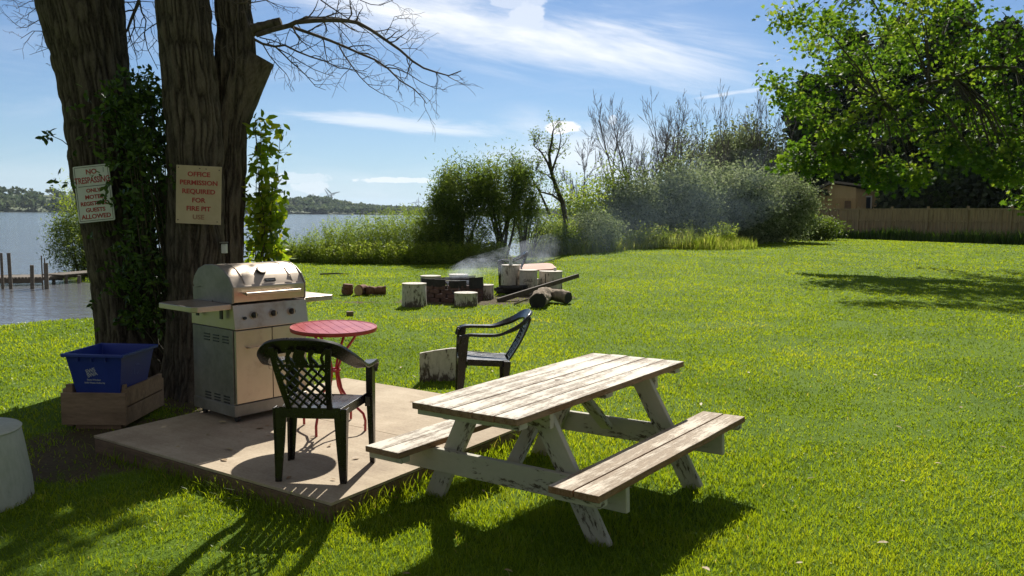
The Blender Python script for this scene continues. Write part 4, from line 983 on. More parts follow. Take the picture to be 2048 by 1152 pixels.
for x_ in (-.12, -.01, .10, ): mb.box((x_, -bd1-.002, bh_-.04), (.008, .02, .03))
mb.build('rim_rib', M['blue'], bn)
sl = math.atan2(bd1-bd0, bh_)
def face_y(z_): return -(bd0+(bd1-bd0)*z_/bh_)-.0015
for s_, dx, z_, sz in (('EWS', -.036, .215, .043), ('SWA', -.026, .184, .043)):
    o = text(s_, sz, M['ink'], bn, (dx, face_y(z_), z_), .0010, rot=(R(90)+sl, R(-16), 0), sx=.95, spacing=.9, name='logo')
text('Essex-Windsor', .018, M['ink'], bn, (-.018, face_y(.142), .142), .0003, rot=(R(90)+sl, 0, 0))
text('Solid Waste Authority', .018, M['ink'], bn, (-.014, face_y(.118), .118), .0003, rot=(R(90)+sl, 0, 0))
sl2 = math.atan2(bw1-bw0, bh_); mb = MB()
for k in range(3):
    a0 = R(90+120*k); 
    P = [(math.cos(a0+R(s))*.042, math.sin(a0+R(s))*.042) for s in (-48, -25, 0, 25, 40)]
    mb.strip([(bw0+(bw1-bw0)*(.19+z_)/bh_+.001, x_+.01, .19+z_) for x_, z_ in P], [Vector((0, x_*.16, z_*.16)) for x_, z_ in P], .001)
mb.build('recycling_mark', M['ink_faint'], bn)

# ------------------------------------------------------------------ painted stumps, logs, fire pit
def stump(px, py, hpx, wpx, label, seed, name='painted_stump', group='white painted stump seats round the fire pit', top=1.0, sink=.0, mat=None):
    p = at(px, py, 0); D = p.y; z0 = gz(p.x, D); r_ = wpx/2/FPX*D; H = hpx/FPX*D
    y_ = D+r_*.9; o = thing(name, label, 'stump seat', (p.x*y_/D, y_, z0), random.Random(seed).uniform(0, 6), group)
    mb = MB(); mb.lathe([(r_*1.06, -.03), (r_*1.0, H*.12), (r_*.97, H*.5), (r_*.97*top, H*.94), (r_*.94*top, H-.012)], 40, wob=.035, seed=seed, cap=True)
    mb.build('stump_body', mat or M['stump'], o, smooth=True, auto=50)
    mb = MB(); mb.lathe([(r_*.99*top, H-.014), (r_*1.01*top, H-.004), (r_*.99*top, H+.010)], 40, wob=.035, seed=seed); mb.build('seat_disc', M['stump'], o, smooth=True, auto=50)
    return o
stump(828.5, 615, 46, 51, 'tall white painted stump at the front left of the fire pit', 1, top=.99)
stump(861, 580, 27, 42, 'low white stump behind the left side of the fire pit', 2)
stump(917, 578, 28, 40, 'low white stump behind the middle of the fire pit, in the smoke', 3)
stump(931.5, 614, 26, 49, 'squat round white stump right in front of the fire pit', 4)
stump(969, 599, 27, 38, 'small white stump with scorched foot right of the fire pit', 5)
F_ = stump(1021, 588, 56, 38, 'tallest white painted stump with a bottle standing on it', 6)
stump(1056, 590, 48, 38, 'white painted stump with scratched letters, between the tallest and the cracked one', 7)
H_ = stump(1101, 586, 42, 49, 'wide white stump with a black crack, at the right end', 8)
mb = MB(); mb.box((0, 0, 0), (.012, .02, .22)); o = mb.build('crack', M['char'], H_); 
_d = (Vector((0, 0, 0))-H_.location); _d.z = 0; _a = math.atan2(_d.y, _d.x)-H_.rotation_euler[2]-.45; rH = 49/2/FPX*17.2
o.location = (math.cos(_a)*rH*.985, math.sin(_a)*rH*.985, .30); o.rotation_euler = (0, 0, _a)
stump(1071, 586, 27, 17, 'thin low white stump peeping out in front of the cracked stump', 9, top=1.05)
G_ = [o for o in bpy.data.objects if o.get('label', '').startswith('white painted stump with scratched')][0]
_d = -G_.location.copy(); _a = math.atan2(_d.y, _d.x)-G_.rotation_euler[2]; rG = 38/2/FPX*16.8
for s_, z_ in (('CALS', .30), ('TAS', .2)):
    text(s_, .085, M['signblack'], G_, (math.cos(_a)*(rG+.012), math.sin(_a)*(rG+.012), z_), -.001, .004, (R(90), 0, _a+R(90)))
# near stump at the left edge
o = thing('painted_stump', 'big pale green white stump cut by the left edge of the photo', 'stump seat', (-3.125, 4.50, 0), 0, 'white painted stump seats round the fire pit')
mb = MB(); mb.lathe([(.325, -.03), (.315, .10), (.29, .28), (.270, .405), (.266, .415)], 64, wob=.02, seed=12); mb.build('stump_body', M['stump_green'], o, smooth=True, auto=50)
mb = MB(); mb.lathe([(.27, .413), (.275, .421), (.266, .43)], 64, wob=.02, seed=12); mb.build('seat_disc', M['stump_green'], o, smooth=True, auto=50)
# bottle
fz = F_.location.z+56/FPX*16.94
bt = thing('bottle', 'pale bottle standing on top of the tallest white stump', 'bottle', (F_.location.x+.0, F_.location.y-.08, fz+.01))
MB().lathe([(.042, 0), (.045, .03), (.028, .08), (.03, .10), (.032, .15), (.045, .165), (.045, .19), (.0005, .192)], 16).build('body', M['bottle'], bt, smooth=True, auto=40)
cn_ = thing('can', 'small white can sitting on the wide cracked stump', 'can', (H_.location.x+.1, H_.location.y+.1, H_.location.z+42/FPX*17.3+.01))
MB().lathe([(.028, 0), (.032, .008), (.032, .06), (.027, .07)], 16).build('body', M['trim'], cn_, smooth=True, auto=40)
MB().lathe([(.026, .0701), (.027, .073)], 16).build('lid', M['steel'], cn_)
# pink board lying behind the stumps
p = atY(1072, 536, 17.9); bo = thing('round_table', 'faded pink low table top behind the white stumps', 'table', (p.x, 18.0, gz(p.x, 18.0)), R(10)); bo.rotation_euler = (R(9), R(-3), R(10))
mb = MB(); mb.prism(rounded(.86, .62, .16), .50, .53, 'z'); mb.build('table_top', M['terracotta'], bo, bevel=.004)
for a, b_ in ((-.3, -.2), (.3, -.2), (.3, .2), (-.3, .2)): MB().tube([(a, b_, .5), (a*1.1, b_*1.1, 0)], .015, 8).build('leg', M['black_metal'], bo)
# fire pit
fp = thing('fire_pit', 'round brick fire pit with sooty iron sheets standing in it', 'fire pit', (-1.18, 15.75, 0)); rr = random.Random(8)
for row in range(4):
    n_ = 15; mb = MB()
    for k in range(n_):
        a = 2*math.pi*(k+.5*(row % 2))/n_; Rr = .56+rr.uniform(-.012, .012); c_ = Vector((math.cos(a)*Rr, math.sin(a)*Rr, .04+row*.082)); rot = Matrix.Rotation(a+math.pi/2+rr.uniform(-.06, .06), 3, 'Z')
        mb.box(c_, (.215, .10, .074), rot)
    mb.build('brick_course', M['brick'], fp, bevel=.006)
mb = MB()
for a0, a1, z0, z1, R_ in ((200, 262, .30, .44, .62), (268, 300, .28, .42, .62), (305, 345, .26, .47, .63), (20, 80, .3, .40, .6)):
    P = [(math.cos(R(a0+(a1-a0)*i/6))*R_, math.sin(R(a0+(a1-a0)*i/6))*R_, (z0+z1)/2) for i in range(7)]; mb.strip(P, [Vector((0, 0, (z1-z0)/2))]*7, .012)
for k in range(5): mb.bar((-.45+rr.uniform(0, .2), -.3+k*.13, .40), (.45, -.25+k*.12, .42+rr.uniform(-.02, .05)), .02, .02)
mb.build('iron_sheet', M['char'], fp)
mb = MB(); mb.lathe([(.50, .02), (.35, .16), (.1, .24), (.01, .25)], 20, wob=.1, seed=3); mb.build('ash_heap', M['char'], fp)
# burnt wood heap next to the tall stump
o = thing('burnt_wood', 'heap of charred wood at the foot of the tallest stump', 'wood', at(1025, 592, 0)); mb = MB()
for k in range(9):
    a = rr.uniform(-.4, .4); x_ = rr.uniform(-.25, .35); y_ = rr.uniform(-.1, .25); z_ = rr.uniform(.03, .16); mb.tube([(x_-.2*math.cos(a), y_-.2*math.sin(a), z_), (x_+.2*math.cos(a), y_+.2*math.sin(a), z_+rr.uniform(-.03, .04))], rr.uniform(.03, .06), 7)
mb.build('charred_log', M['char'], o)
# logs
def log(name, label, a, b_, r_, mat, cut, seed, z=None, wob=.08, group=None):
    a, b_ = Vector(a), Vector(b_); o = thing(name, label, 'log', (a+b_)/2, 0, group); c = (a+b_)/2; mb = MB(); k = 12; rr_ = random.Random(seed); P = [a.lerp(b_, i/k)-c for i in range(k+1)]
    mb.tube(P, [r_*(1+rr_.uniform(-wob, wob)) for _ in P], 28); ob = mb.build('log_body', [mat, cut], o, smooth=True)
    co = np.array([v_.co[:] for v_ in ob.data.vertices]); nn = fbm(co*9, seed, 3)-.5; ax = np.array((b_-a).normalized())
    for i, v_ in enumerate(ob.data.vertices):
        q = co[i]-ax*(co[i]@ax); v_.co = co[i]+q*nn[i]*.9
    for p_ in ob.data.polygons:
        if len(p_.vertices) > 8: p_.material_index = 1; p_.use_smooth = False
    return o
lg = 'logs lying by the fire pit'
log('log', 'pale thick log with a black hollow end facing the camera', (.47, 14.35, .13), (.62, 15.3, .15), .145, M['log'], M['char'], 3, group=lg)
log('log', 'second pale log lying crosswise behind the hollow one', (.70, 15.45, .14), (1.08, 15.15, .13), .13, M['log'], M['char'], 4, group=lg)
log('log', 'upright dark red log end, leftmost of the three small logs', (-3.42, 16.5, 0), (-3.40, 16.5, .22), .10, M['redlog'], M['redlog'], 5, group=lg)
log('log', 'small log with an orange sawn face, middle of the three small logs', (-3.17, 16.35, .10), (-3.05, 16.62, .10), .10, M['redlog'], M['orangecut'], 6, group=lg)
log('log', 'red brown log lying on its side, rightmost of the three small logs', (-3.0, 16.4, .095), (-2.62, 16.5, .095), .095, M['redlog'], M['redlog'], 7, group=lg)
o = thing('wood_block', 'small dark wood block alone on the grass behind the red table', 'block', (-2.66, 13.05, 0), .3); MB().box((0, 0, .035), (.11, .09, .08)).build('block_body', M['edgewood'], o, bevel=.006)
a = at(995, 605, 0); b_ = atY(1157, 551, 16.6); o = thing('plank', 'long dark charred plank leaning over the pale logs', 'plank', a); d_ = b_-a
mb = MB(); mb.bar((0, 0, .03), d_, .055, .10, w2=.05, h2=.085); mb.build('plank_body', M['char_plank'], o, bevel=.01)
a = at(1028, 612, 0); b_ = at(1062, 596, .16); o = thing('stick', 'thin pale stick lying between the plank and the hollow log', 'stick', a); MB().tube([(0, 0, .03), (b_-a)*.5+Vector((0, 0, .02)), b_-a], [.022, .018, .012], 7).build('stick_body', M['log'], o, smooth=True)
a = at(640, 552, 0); b_ = at(698, 551, 0); o = thing('stick', 'thin dark branch lying on the grass near the shore thicket', 'stick', a); MB().tube([(0, 0, .05), (b_-a)*.5+Vector((0, 0, .06)), (b_-a)+Vector((0, 0, .04))], [.025, .022, .01], 6).build('stick_body', M['twig'], o)
# pale slab behind the second chair
sb = thing('concrete_slab', 'pale broken slab standing in the grass behind the side-on black chair', 'slab', (-.92, 7.92, 0))
mb = MB(); pts_ = [(0, 0), (.14, .02), (.31, .055), (.45, .10)]
for i in range(3):
    (xa, ya), (xb, yb) = pts_[i], pts_[i+1]; z0, z1 = (.29, .315, .335, .33)[i:i+2]
    mb.add([(xa, ya, -.03), (xb, yb, -.03), (xb, yb+.045, -.03), (xa, ya+.045, -.03), (xa, ya, z0), (xb, yb, z1), (xb, yb+.045, z1), (xa, ya+.045, z0)], [(3, 2, 1, 0), (4, 5, 6, 7), (0, 1, 5, 4), (2, 3, 7, 6)]+([(3, 0, 4, 7)] if i == 0 else [])+([(1, 2, 6, 5)] if i == 2 else []))
ob = mb.build('slab_body', M['stump'], sb)

# ------------------------------------------------------------------ dock
dz = -.28; dkk = thing('dock', 'old grey wooden jetty on the lake with leaning posts', 'dock', (-19, 24.2, 0)); ox, oy = -19, 24.2
def dl(px, py): p = at(px, py, dz); return p.x-ox, p.y-oy
xa, ya = dl(-60, 556); xm, ym = dl(92, 554); xe, ye = dl(200, 545)
mb = MB(); d_ = Vector((xm-xa, ym-ya, 0)); n_ = 22
for k in range(n_):
    c_ = Vector((xa, ya, dz))+d_*((k+.5)/n_); mb.box((c_.x, c_.y+.35, c_.z), (d_.length/n_-.02, 1.1, .04), Matrix.Rotation(math.atan2(d_.y, d_.x), 3, 'Z'))
d2 = Vector((xe-xm, ye-ym, 0)); 
for k in range(14):
    c_ = Vector((xm, ym, dz+.04))+d2*((k+.5)/14); mb.box((c_.x, c_.y+.3, c_.z), (d2.length/14-.03, .8, .035), Matrix.Rotation(math.atan2(d2.y, d2.x), 3, 'Z'))
mb.build('deck_boards', M['dockwood'], dkk)
mb = MB(); mb.bar((xa, ya-.17, dz-.09), (xm, ym-.17, dz-.09), .05, .14); mb.bar((xa, ya+.87, dz-.09), (xm, ym+.87, dz-.09), .05, .14); mb.bar((xm, ym-.08, dz-.03), (xe, ye-.08, dz-.03), .05, .09); mb.build('beam', M['dockwood'], dkk)
for px, pt_, lean, w_ in ((5, 506, 0, .10), (22, 506, -.03, .13), (63, 530, .03, .14), (85, 511, 0, .05), (91, 516, 0, .05), (93, 526, 0, .16), (-30, 512, 0, .12)):
    x_, y_ = dl(px, 562); p_ = atY(px, pt_, y_+oy); MB().tube([(x_, y_, -1.2), (x_+lean, y_, p_.z)], w_*.36, 8).build('post', M['dockwood'], dkk)
for px in (107, 132, 158): x_, y_ = dl(px, 552); MB().tube([(x_, y_, -1.1), (x_, y_, dz+.02)], .05, 8).build('post', M['dockwood'], dkk)

# ------------------------------------------------------------------ vegetation builders
def shoots(name, x, y, h, mat, nl, ls, kind='lance', spread=.35, parent=None, z0=None, stemw=.006):
    n = len(x); z = ground_z(x, y) if z0 is None else z0; lean = rng.normal(0, .16, (n, 2))*h[:, None]
    T_ = rng.uniform(.12, 1, (n, nl)); P = np.zeros((n, nl, 3)); P[..., 0] = x[:, None]+lean[:, :1]*T_**1.5; P[..., 1] = y[:, None]+lean[:, 1:]*T_**1.5; P[..., 2] = z[:, None]+h[:, None]*T_
    base = rng.uniform(0, .75, n); rn = np.clip(np.repeat(base, nl).reshape(n, nl)+rng.normal(0, .12, (n, nl)), 0, 1)
    P += rng.normal(0, 1, P.shape)*spread*np.array([.12, .12, .04])*(1.15-T_)[..., None]*h[:, None, None]
    o = leaves(name, mat, P.reshape(-1, 3), ls, kind, parent, .2, -.6, rn.ravel()); return o
def bush(name, label, cat, px, base_y, Y, top_y, wpx, mat, nleaf, ls, kind='oval', group=None, stems=7, clumps=60, low=.08, seed=1, upb=.5, depthr=.8, trunkr=.03, csz=.16):
    D = Y; c = atY(px, base_y, D); gz0 = gz(c.x, D); H = atY(px, top_y, D).z-gz0; rx = wpx/2/FPX*D
    o = thing(name, label, cat, (c.x, D, gz0), 0, group); r_ = np.random.default_rng(seed)
    d = unit(r_.normal(size=(clumps, 3))); rad = r_.uniform(.35, .95, clumps)**.6
    cc = d*rad[:, None]*np.array([rx, rx*depthr, H*(1-low)/2]); cc[:, 2] += H*(low+(1-low)/2)
    cc *= np.array([.88, .88, .93]); wv = r_.uniform(.6, 1.6, clumps); idx = r_.choice(clumps, nleaf, p=wv/wv.sum())
    P = cc[idx]+r_.normal(size=(nleaf, 3))*np.array([rx*csz, rx*csz, H*csz*.55])*(.5+wv[idx][:, None]*.6)
    P[:, 2] = np.abs(P[:, 2]-.03)+.03
    base = r_.uniform(.05, .85, clumps); rn = np.clip(base[idx]+r_.normal(0, .14, nleaf), 0, 1)
    leaves('foliage', mat, P, ls, kind, o, upb, .2, rn)
    mb = MB(); rr_ = random.Random(seed)
    for k in range(stems):
        q = Vector(cc[r_.integers(clumps)]); b0 = Vector((rr_.gauss(0, rx*.08), rr_.gauss(0, rx*.08), -.05)); m_ = b0.lerp(q, .5)+Vector((rr_.uniform(-.1, .1)*rx, 0, H*.1))
        mb.tube([b0, b0.lerp(m_, .5), m_, m_.lerp(q, .6), q], [trunkr, trunkr*.8, trunkr*.6, trunkr*.35, trunkr*.12], 6, cap=False)
    mb.build('stem', M['stem'], o, smooth=True); return o

# shore thicket of young willows, weeds at its foot, reeds
n = 1050; px_ = rng.uniform(560, 905, n); Yv = np.interp(px_, [560, 900], [27.2, 27.8])+rng.uniform(0, 2.0, n); X_ = (px_-1024)/FPX*Yv
hh = np.interp(px_, [560, 620, 700, 780, 830, 905], [.8, 1.3, 1.55, 1.75, 1.9, 1.2])*rng.uniform(.55, 1.12, n)
tag(shoots('willow_thicket', X_, Yv, hh, M['willow'], 52, .085, 'lance', 1.0), kind='stuff')
n = 1500; px_ = rng.uniform(560, 1010, n); Yv = 26.4+rng.uniform(0, 1.3, n)+np.where(px_ > 880, (px_-880)*.012, 0)+(px_ < 640)*.6; X_ = (px_-1024)/FPX*Yv
tag(shoots('shore_weeds', X_, Yv, rng.uniform(.18, .75, n), M['reed'], 26, .07, 'oval', 1.4), kind='stuff')
n = 8000; t_ = rng.random(n); X_ = .6+9.6*t_; Yv = 30.2+3.2*t_+rng.uniform(0, 2.6, n)-.5*np.sin(t_*9); h_ = rng.uniform(.2, .85, n)*(1-.4*t_**3)*(.25+1.3*fbm(np.stack([X_*1.6, Yv*1.6, X_*0], -1), 6, 2))
tag(blades('reeds', X_, Yv, h_, rng.uniform(.012, .03, n), rng.uniform(.05, .5, n), M['reed']), kind='stuff')
n = 2400; t_ = rng.random(n); X_ = .4+9.2*t_; Yv = 31.2+3.0*t_+rng.uniform(0, 2.2, n)
tag(shoots('reed_bed_weeds', X_, Yv, rng.uniform(.25, .95, n)*(.35+1.1*fbm(np.stack([X_*1.1, Yv*1.1, X_*0], -1), 16, 2)), M['reed'], 22, .075, 'oval', 1.2), kind='stuff')
n = 5200; X_ = rng.uniform(-11, -7.6, n); Yv = np.interp(X_, [-11, -9, -7.6], [12.3, 12.65, 13.4])-.15+rng.uniform(-.1, .25, n)
tag(blades('shore_grass', X_, Yv, rng.uniform(.08, .35, n), np.full(n, .012), rng.uniform(.1, .5, n), M['reed']), kind='stuff')

# willow-like small trees over the shore
B = bush
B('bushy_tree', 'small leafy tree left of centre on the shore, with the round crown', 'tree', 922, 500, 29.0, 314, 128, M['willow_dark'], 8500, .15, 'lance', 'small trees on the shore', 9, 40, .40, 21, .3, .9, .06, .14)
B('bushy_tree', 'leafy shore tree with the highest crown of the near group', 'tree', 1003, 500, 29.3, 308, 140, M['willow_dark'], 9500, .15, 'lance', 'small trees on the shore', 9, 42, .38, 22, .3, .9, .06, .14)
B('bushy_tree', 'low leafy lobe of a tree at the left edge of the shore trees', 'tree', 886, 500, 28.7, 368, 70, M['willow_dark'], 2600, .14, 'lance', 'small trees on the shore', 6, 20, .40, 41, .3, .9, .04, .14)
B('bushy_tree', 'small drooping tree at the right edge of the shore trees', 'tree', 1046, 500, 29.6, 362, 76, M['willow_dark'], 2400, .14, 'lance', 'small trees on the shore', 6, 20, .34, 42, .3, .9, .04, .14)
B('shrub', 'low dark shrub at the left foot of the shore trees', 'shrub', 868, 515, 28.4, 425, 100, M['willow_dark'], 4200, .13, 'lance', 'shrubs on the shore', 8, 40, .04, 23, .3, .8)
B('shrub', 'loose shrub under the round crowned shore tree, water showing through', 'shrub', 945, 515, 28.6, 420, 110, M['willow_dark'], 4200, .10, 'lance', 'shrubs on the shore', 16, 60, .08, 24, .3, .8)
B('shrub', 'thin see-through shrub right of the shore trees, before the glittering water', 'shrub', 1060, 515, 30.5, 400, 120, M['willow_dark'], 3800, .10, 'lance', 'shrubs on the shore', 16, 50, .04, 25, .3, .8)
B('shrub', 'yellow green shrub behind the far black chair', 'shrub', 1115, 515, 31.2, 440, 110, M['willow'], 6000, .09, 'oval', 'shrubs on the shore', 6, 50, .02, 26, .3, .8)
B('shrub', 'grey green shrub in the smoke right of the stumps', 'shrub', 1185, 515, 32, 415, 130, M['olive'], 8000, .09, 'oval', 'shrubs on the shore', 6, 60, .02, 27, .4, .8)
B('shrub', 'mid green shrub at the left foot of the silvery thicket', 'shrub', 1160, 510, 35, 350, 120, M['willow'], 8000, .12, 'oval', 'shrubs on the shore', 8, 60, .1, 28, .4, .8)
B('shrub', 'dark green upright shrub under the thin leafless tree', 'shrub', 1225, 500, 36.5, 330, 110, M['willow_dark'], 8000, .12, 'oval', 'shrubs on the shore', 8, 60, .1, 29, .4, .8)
sg_ = 'silvery bushes of the big thicket'
B('bush', 'left end bush of the big silvery thicket', 'bush', 1262, 500, 36, 345, 130, M['olive'], 14000, .15, 'oval', sg_, 8, 90, .02, 31, .6, .9)
B('bush', 'tall silvery bush below the first forked leafless tree', 'bush', 1350, 500, 38, 325, 190, M['olive'], 20000, .15, 'oval', sg_, 8, 120, .02, 32, .6, .8)
B('bush', 'tallest silvery bush in the middle of the thicket', 'bush', 1455, 495, 40, 314, 210, M['olive'], 24000, .15, 'oval', sg_, 8, 130, .02, 33, .6, .8)
B('bush', 'right hand silvery bush sloping towards the fence', 'bush', 1555, 490, 42, 350, 170, M['olive'], 18000, .15, 'oval', sg_, 8, 110, .02, 34, .6, .8)
B('bush', 'low dark bush at the end of the fence', 'bush', 1625, 485, 46, 430, 110, M['willow_dark'], 6000, .13, 'oval', sg_, 4, 60, .02, 35, .6, .6)
B('bush', 'small sprig bush in front of the shaded side of the thicket', 'bush', 1365, 510, 35.2, 445, 60, M['olive'], 2500, .09, 'oval', sg_, 4, 25, .02, 36, .6, .8)
B('tree', 'rounded grey green tree rising behind the silvery thicket', 'tree', 1485, 460, 62, 240, 200, M['olive'], 26000, .27, 'oval', 'trees behind the thicket', 12, 150, .2, 37, .4, .8, .16, .11)
B('tree', 'grey leafed small tree behind the middle leafless trunks', 'tree', 1360, 460, 58, 245, 95, M['olive'], 3000, .20, 'oval', 'trees behind the thicket', 9, 45, .3, 38, .4, .8, .12)
B('shrub', 'willow bush on the bank behind the left trunk by the jetty', 'shrub', 165, 545, 27.0, 425, 135, M['willow_dark'], 7000, .12, 'lance', 'shrubs on the shore', 14, 70, .05, 39, .3, .8)
B('tree', 'airy willow peeking out left of the NO TRESPASSING sign', 'tree', 175, 545, 28.0, 345, 110, M['willow'], 4500, .12, 'lance', 'shrubs on the shore', 14, 60, .35, 40, .3, .8)
# leaning half dead tree
p = atY(1142, 500, 31); o = thing('leaning_tree', 'dark leaning tree with few leaves right of the shore trees', 'tree', (p.x, 31, gz(p.x, 31))); mb = MB(); rr = random.Random(3); tips = []
def pl(pts, Y, o): return [atY(a, b_, Y)-o.location for a, b_ in pts]
for pts, r0, r1 in (([(1142, 505), (1125, 405), (1112, 375), (1103, 345), (1098, 310), (1103, 285), (1106, 262)], .11, .03), ([(1103, 345), (1095, 325), (1083, 305), (1068, 292)], .06, .02), ([(1103, 345), (1112, 318), (1118, 300), (1122, 275)], .05, .02), ([(1110, 365), (1095, 350), (1072, 342)], .04, .015), ([(1100, 430), (1082, 390), (1064, 356)], .06, .02), ([(1125, 405), (1105, 390), (1082, 384), (1072, 370)], .05, .02)):
    P = pl(pts, 31, o); mb.tube(P, [r0+(r1-r0)*i/(len(P)-1) for i in range(len(P))], 7, cap=False)
    for k in range(6): q = P[rr.randrange(1, len(P))]; grow(mb, q, Vector((rr.uniform(-1, 1), rr.uniform(-.5, .5), rr.uniform(-.1, 1))), .5, .018, 1, rr, .3, .2, 3, (25, 60), .6, tips, 4, .006)
mb.build('trunk', M['stem'], o, smooth=True)
C = np.array([np.array(q) for q, _ in tips]); C = np.repeat(C, 2, 0)+rng.normal(0, .10, (len(C)*2, 3)); leaves('foliage', M['willow_dark'], C, .085, 'oval', o)
# leafless trees
def bare(label, px, base_y, Y, top_y, seed, stems, spread, r0=.13, group='leafless trees behind the thicket', depth=4, wig=.07, nc=4, ang=(26, 48), ratio=.60, mat='twig_grey', up=.85, start=.3):
    p = atY(px, base_y, Y); zg = gz(p.x, Y); o = thing('bare_tree', label, 'leafless tree', (p.x, Y, zg), 0, group); H = atY(px, top_y, Y).z-zg; mb = MB(); rr_ = random.Random(seed)
    for k in range(stems):
        lean = ((k-(stems-1)/2)/max(1, stems-1)*2*spread) if stems > 1 else spread*.3
        grow(mb, Vector((lean*.3, 0, -.05)), Vector((lean+rr_.uniform(-.04, .04), rr_.uniform(-.08, .08), 1)), H*.52*rr_.uniform(.9, 1.05), r0, depth, rr_, up, wig, nc, ang, ratio, None, 6, .010, start)
    mb.build('trunk', M[mat], o, smooth=True); return o
bare('forked leafless tree with a wide fan, leftmost of the tall ones', 1297, 490, 52, 160, 11, 4, .50, .15)
bare('slim leafless tree second from left behind the thicket', 1352, 490, 55, 156, 12, 2, .22, .12, nc=3)
bare('narrow leafless tree in the middle of the row', 1408, 490, 54, 172, 13, 2, .16, .11, nc=3)
bare('tallest leafless tree with fine upright twigs', 1462, 490, 58, 142, 14, 2, .20, .13, ang=(20, 40), nc=3)
bare('leafless tree leaning right, nearest the conifers', 1515, 490, 60, 150, 15, 3, .34, .13, ang=(20, 40), nc=3)
bare('pale thin leafless tree standing alone left of the thicket', 1172, 480, 44, 238, 16, 1, .02, .07, mat='twig_grey')

# conifers and dark woods on the right
def conifer(label, px, Y, top_y, wpx, seed, n=15000):
    p = atY(px, 470, Y); zg = .35; H = atY(px, top_y, Y).z-zg; rx = wpx/2/FPX*Y; o = thing('conifer', label, 'conifer', (p.x, Y, zg), 0, 'dark conifers behind the fence'); r_ = np.random.default_rng(seed); mb = MB()
    mb.tube([(0, 0, -.1), (0, 0, H*.5), (0, 0, H*.98)], [.24, .15, .03], 8, cap=False); mb.build('trunk', M['stem'], o, smooth=True)
    nb = 85; P = []; mb = MB()
    for k in range(nb):
        s = (k+r_.random())/nb; z_ = H*(.06+.92*s); Rr = rx*(1-s**1.6)*r_.uniform(.65, 1.12)+.25; a = r_.uniform(0, 6.28)
        e = np.array([math.cos(a)*Rr, math.sin(a)*Rr, z_+Rr*.05-.25]); b0 = np.array([0, 0, z_]); mb.tube([b0, (b0+e)/2+np.array([0, 0, .15]), e], [.05, .03, .012], 4, cap=False)
        m_ = int(n/nb); t_ = r_.uniform(.15, 1.05, m_)[:, None]; q = b0+(e-b0)*t_+r_.normal(size=(m_, 3))*np.array([.42, .42, .20])*(.5+.5*t_); P.append(q)
    mb.build('branches', M['stem'], o); leaves('foliage', M['pine'], np.concatenate(P), .46, 'clump', o, .4, .2); return o
for a in (('conifer with the pointed top nearest the leafless trees', 1612, 66, 150, 190, 1), ('tall dark conifer straight behind the tan house', 1690, 70, 60, 230, 2),
          ('dark conifer just right of the tan house', 1780, 66, 30, 220, 3), ('broad dark conifer second from the right behind the fence', 1880, 62, 0, 240, 4),
          ('rightmost dark conifer behind the fence', 1985, 60, 40, 210, 5), ('dark conifer beyond the right edge of the photo', 2110, 56, 30, 220, 6)): conifer(*a)
for i, (px, Y, ty, w_) in enumerate(((1560, 68, 350, 130), (1640, 74, 300, 150), (1820, 56, 345, 130), (1900, 55, 330, 130), (1975, 52, 335, 130), (2055, 50, 320, 140), (2140, 48, 320, 150))):
    B('bush', ['dark undergrowth bush behind the right end of the thicket', 'dark undergrowth behind the tan house', 'dark bush right of the house behind the fence', 'dark bush behind the middle fence section', 'dark bush left of the fence end behind the fence', 'dark bush at the right edge behind the fence', 'dark bush outside the right edge behind the fence'][i], 'bush', px, 470, Y, ty, w_, M['pine'] if i != 3 else M['shade_leaf'], 4200, .34, 'clump', 'dark bushes behind the fence', 4, 70, .02, 50+i, .4, .8)

# ------------------------------------------------------------------ fence and house
fa = Vector((17.2, 58.5, .38)); fb = Vector((31.5, 31.5, .38)); dF = fb-fa; LF = dF.length; fn = thing('fence', 'long brown board fence across the back of the lawn', 'fence', fa, math.atan2(dF.y, dF.x))
npn = 13; pw = LF/npn; FH = 1.86
for k in range(npn):
    mb = MB(); nb = 16; bwid = (pw-.12)/nb
    for j in range(nb): mb.box((k*pw+.06+bwid*(j+.5), rr.uniform(-.012, .012), .05+FH/2-.02), (bwid-.010, .02, FH-.12))
    o = mb.build('board_panel', M['fence'], fn)
    mb = MB(); mb.box((k*pw+pw/2, -.03, FH-.04), (pw-.10, .045, .10)); mb.box((k*pw+pw/2, -.03, FH*.62), (pw-.10, .04, .08)); mb.box((k*pw+pw/2, -.03, .12), (pw-.1, .04, .1)); mb.build('rail', M['fence'], o)
for k in range(npn+1):
    MB().box((k*pw, -.01, (FH+.12)/2), (.11, .11, FH+.12)).build('post', M['fence'], fn, bevel=.005)
n = 9000; t_ = rng.random(n); X_ = fa.x+dF.x*t_-1.0*rng.random(n)*.9-.15; Yv = fa.y+dF.y*t_-.5*rng.random(n)
tag(blades('fence_weeds', X_, Yv, rng.uniform(.25, .95, n)*(.6+.6*vnoise(np.stack([X_*.5, Yv*.5, X_*0], -1), 4)), rng.uniform(.02, .05, n), rng.uniform(.05, .5, n), M['shade_leaf']), kind='stuff')
hc = atY(1711, 400, 60); hs = thing('house', 'low tan wooden house with a white framed window beyond the fence', 'house', (hc.x, 60, .35), 0)
e1 = (atY(1600, 400, 64)-hc); e1.z = 0; e2 = (atY(1786, 400, 63)-hc); e2.z = 0; e3 = e2.copy()
zt = atY(1711, 375, 60).z-.35; zl = atY(1640, 385, 62).z-.35
Z0 = Vector((0, 0, 0))
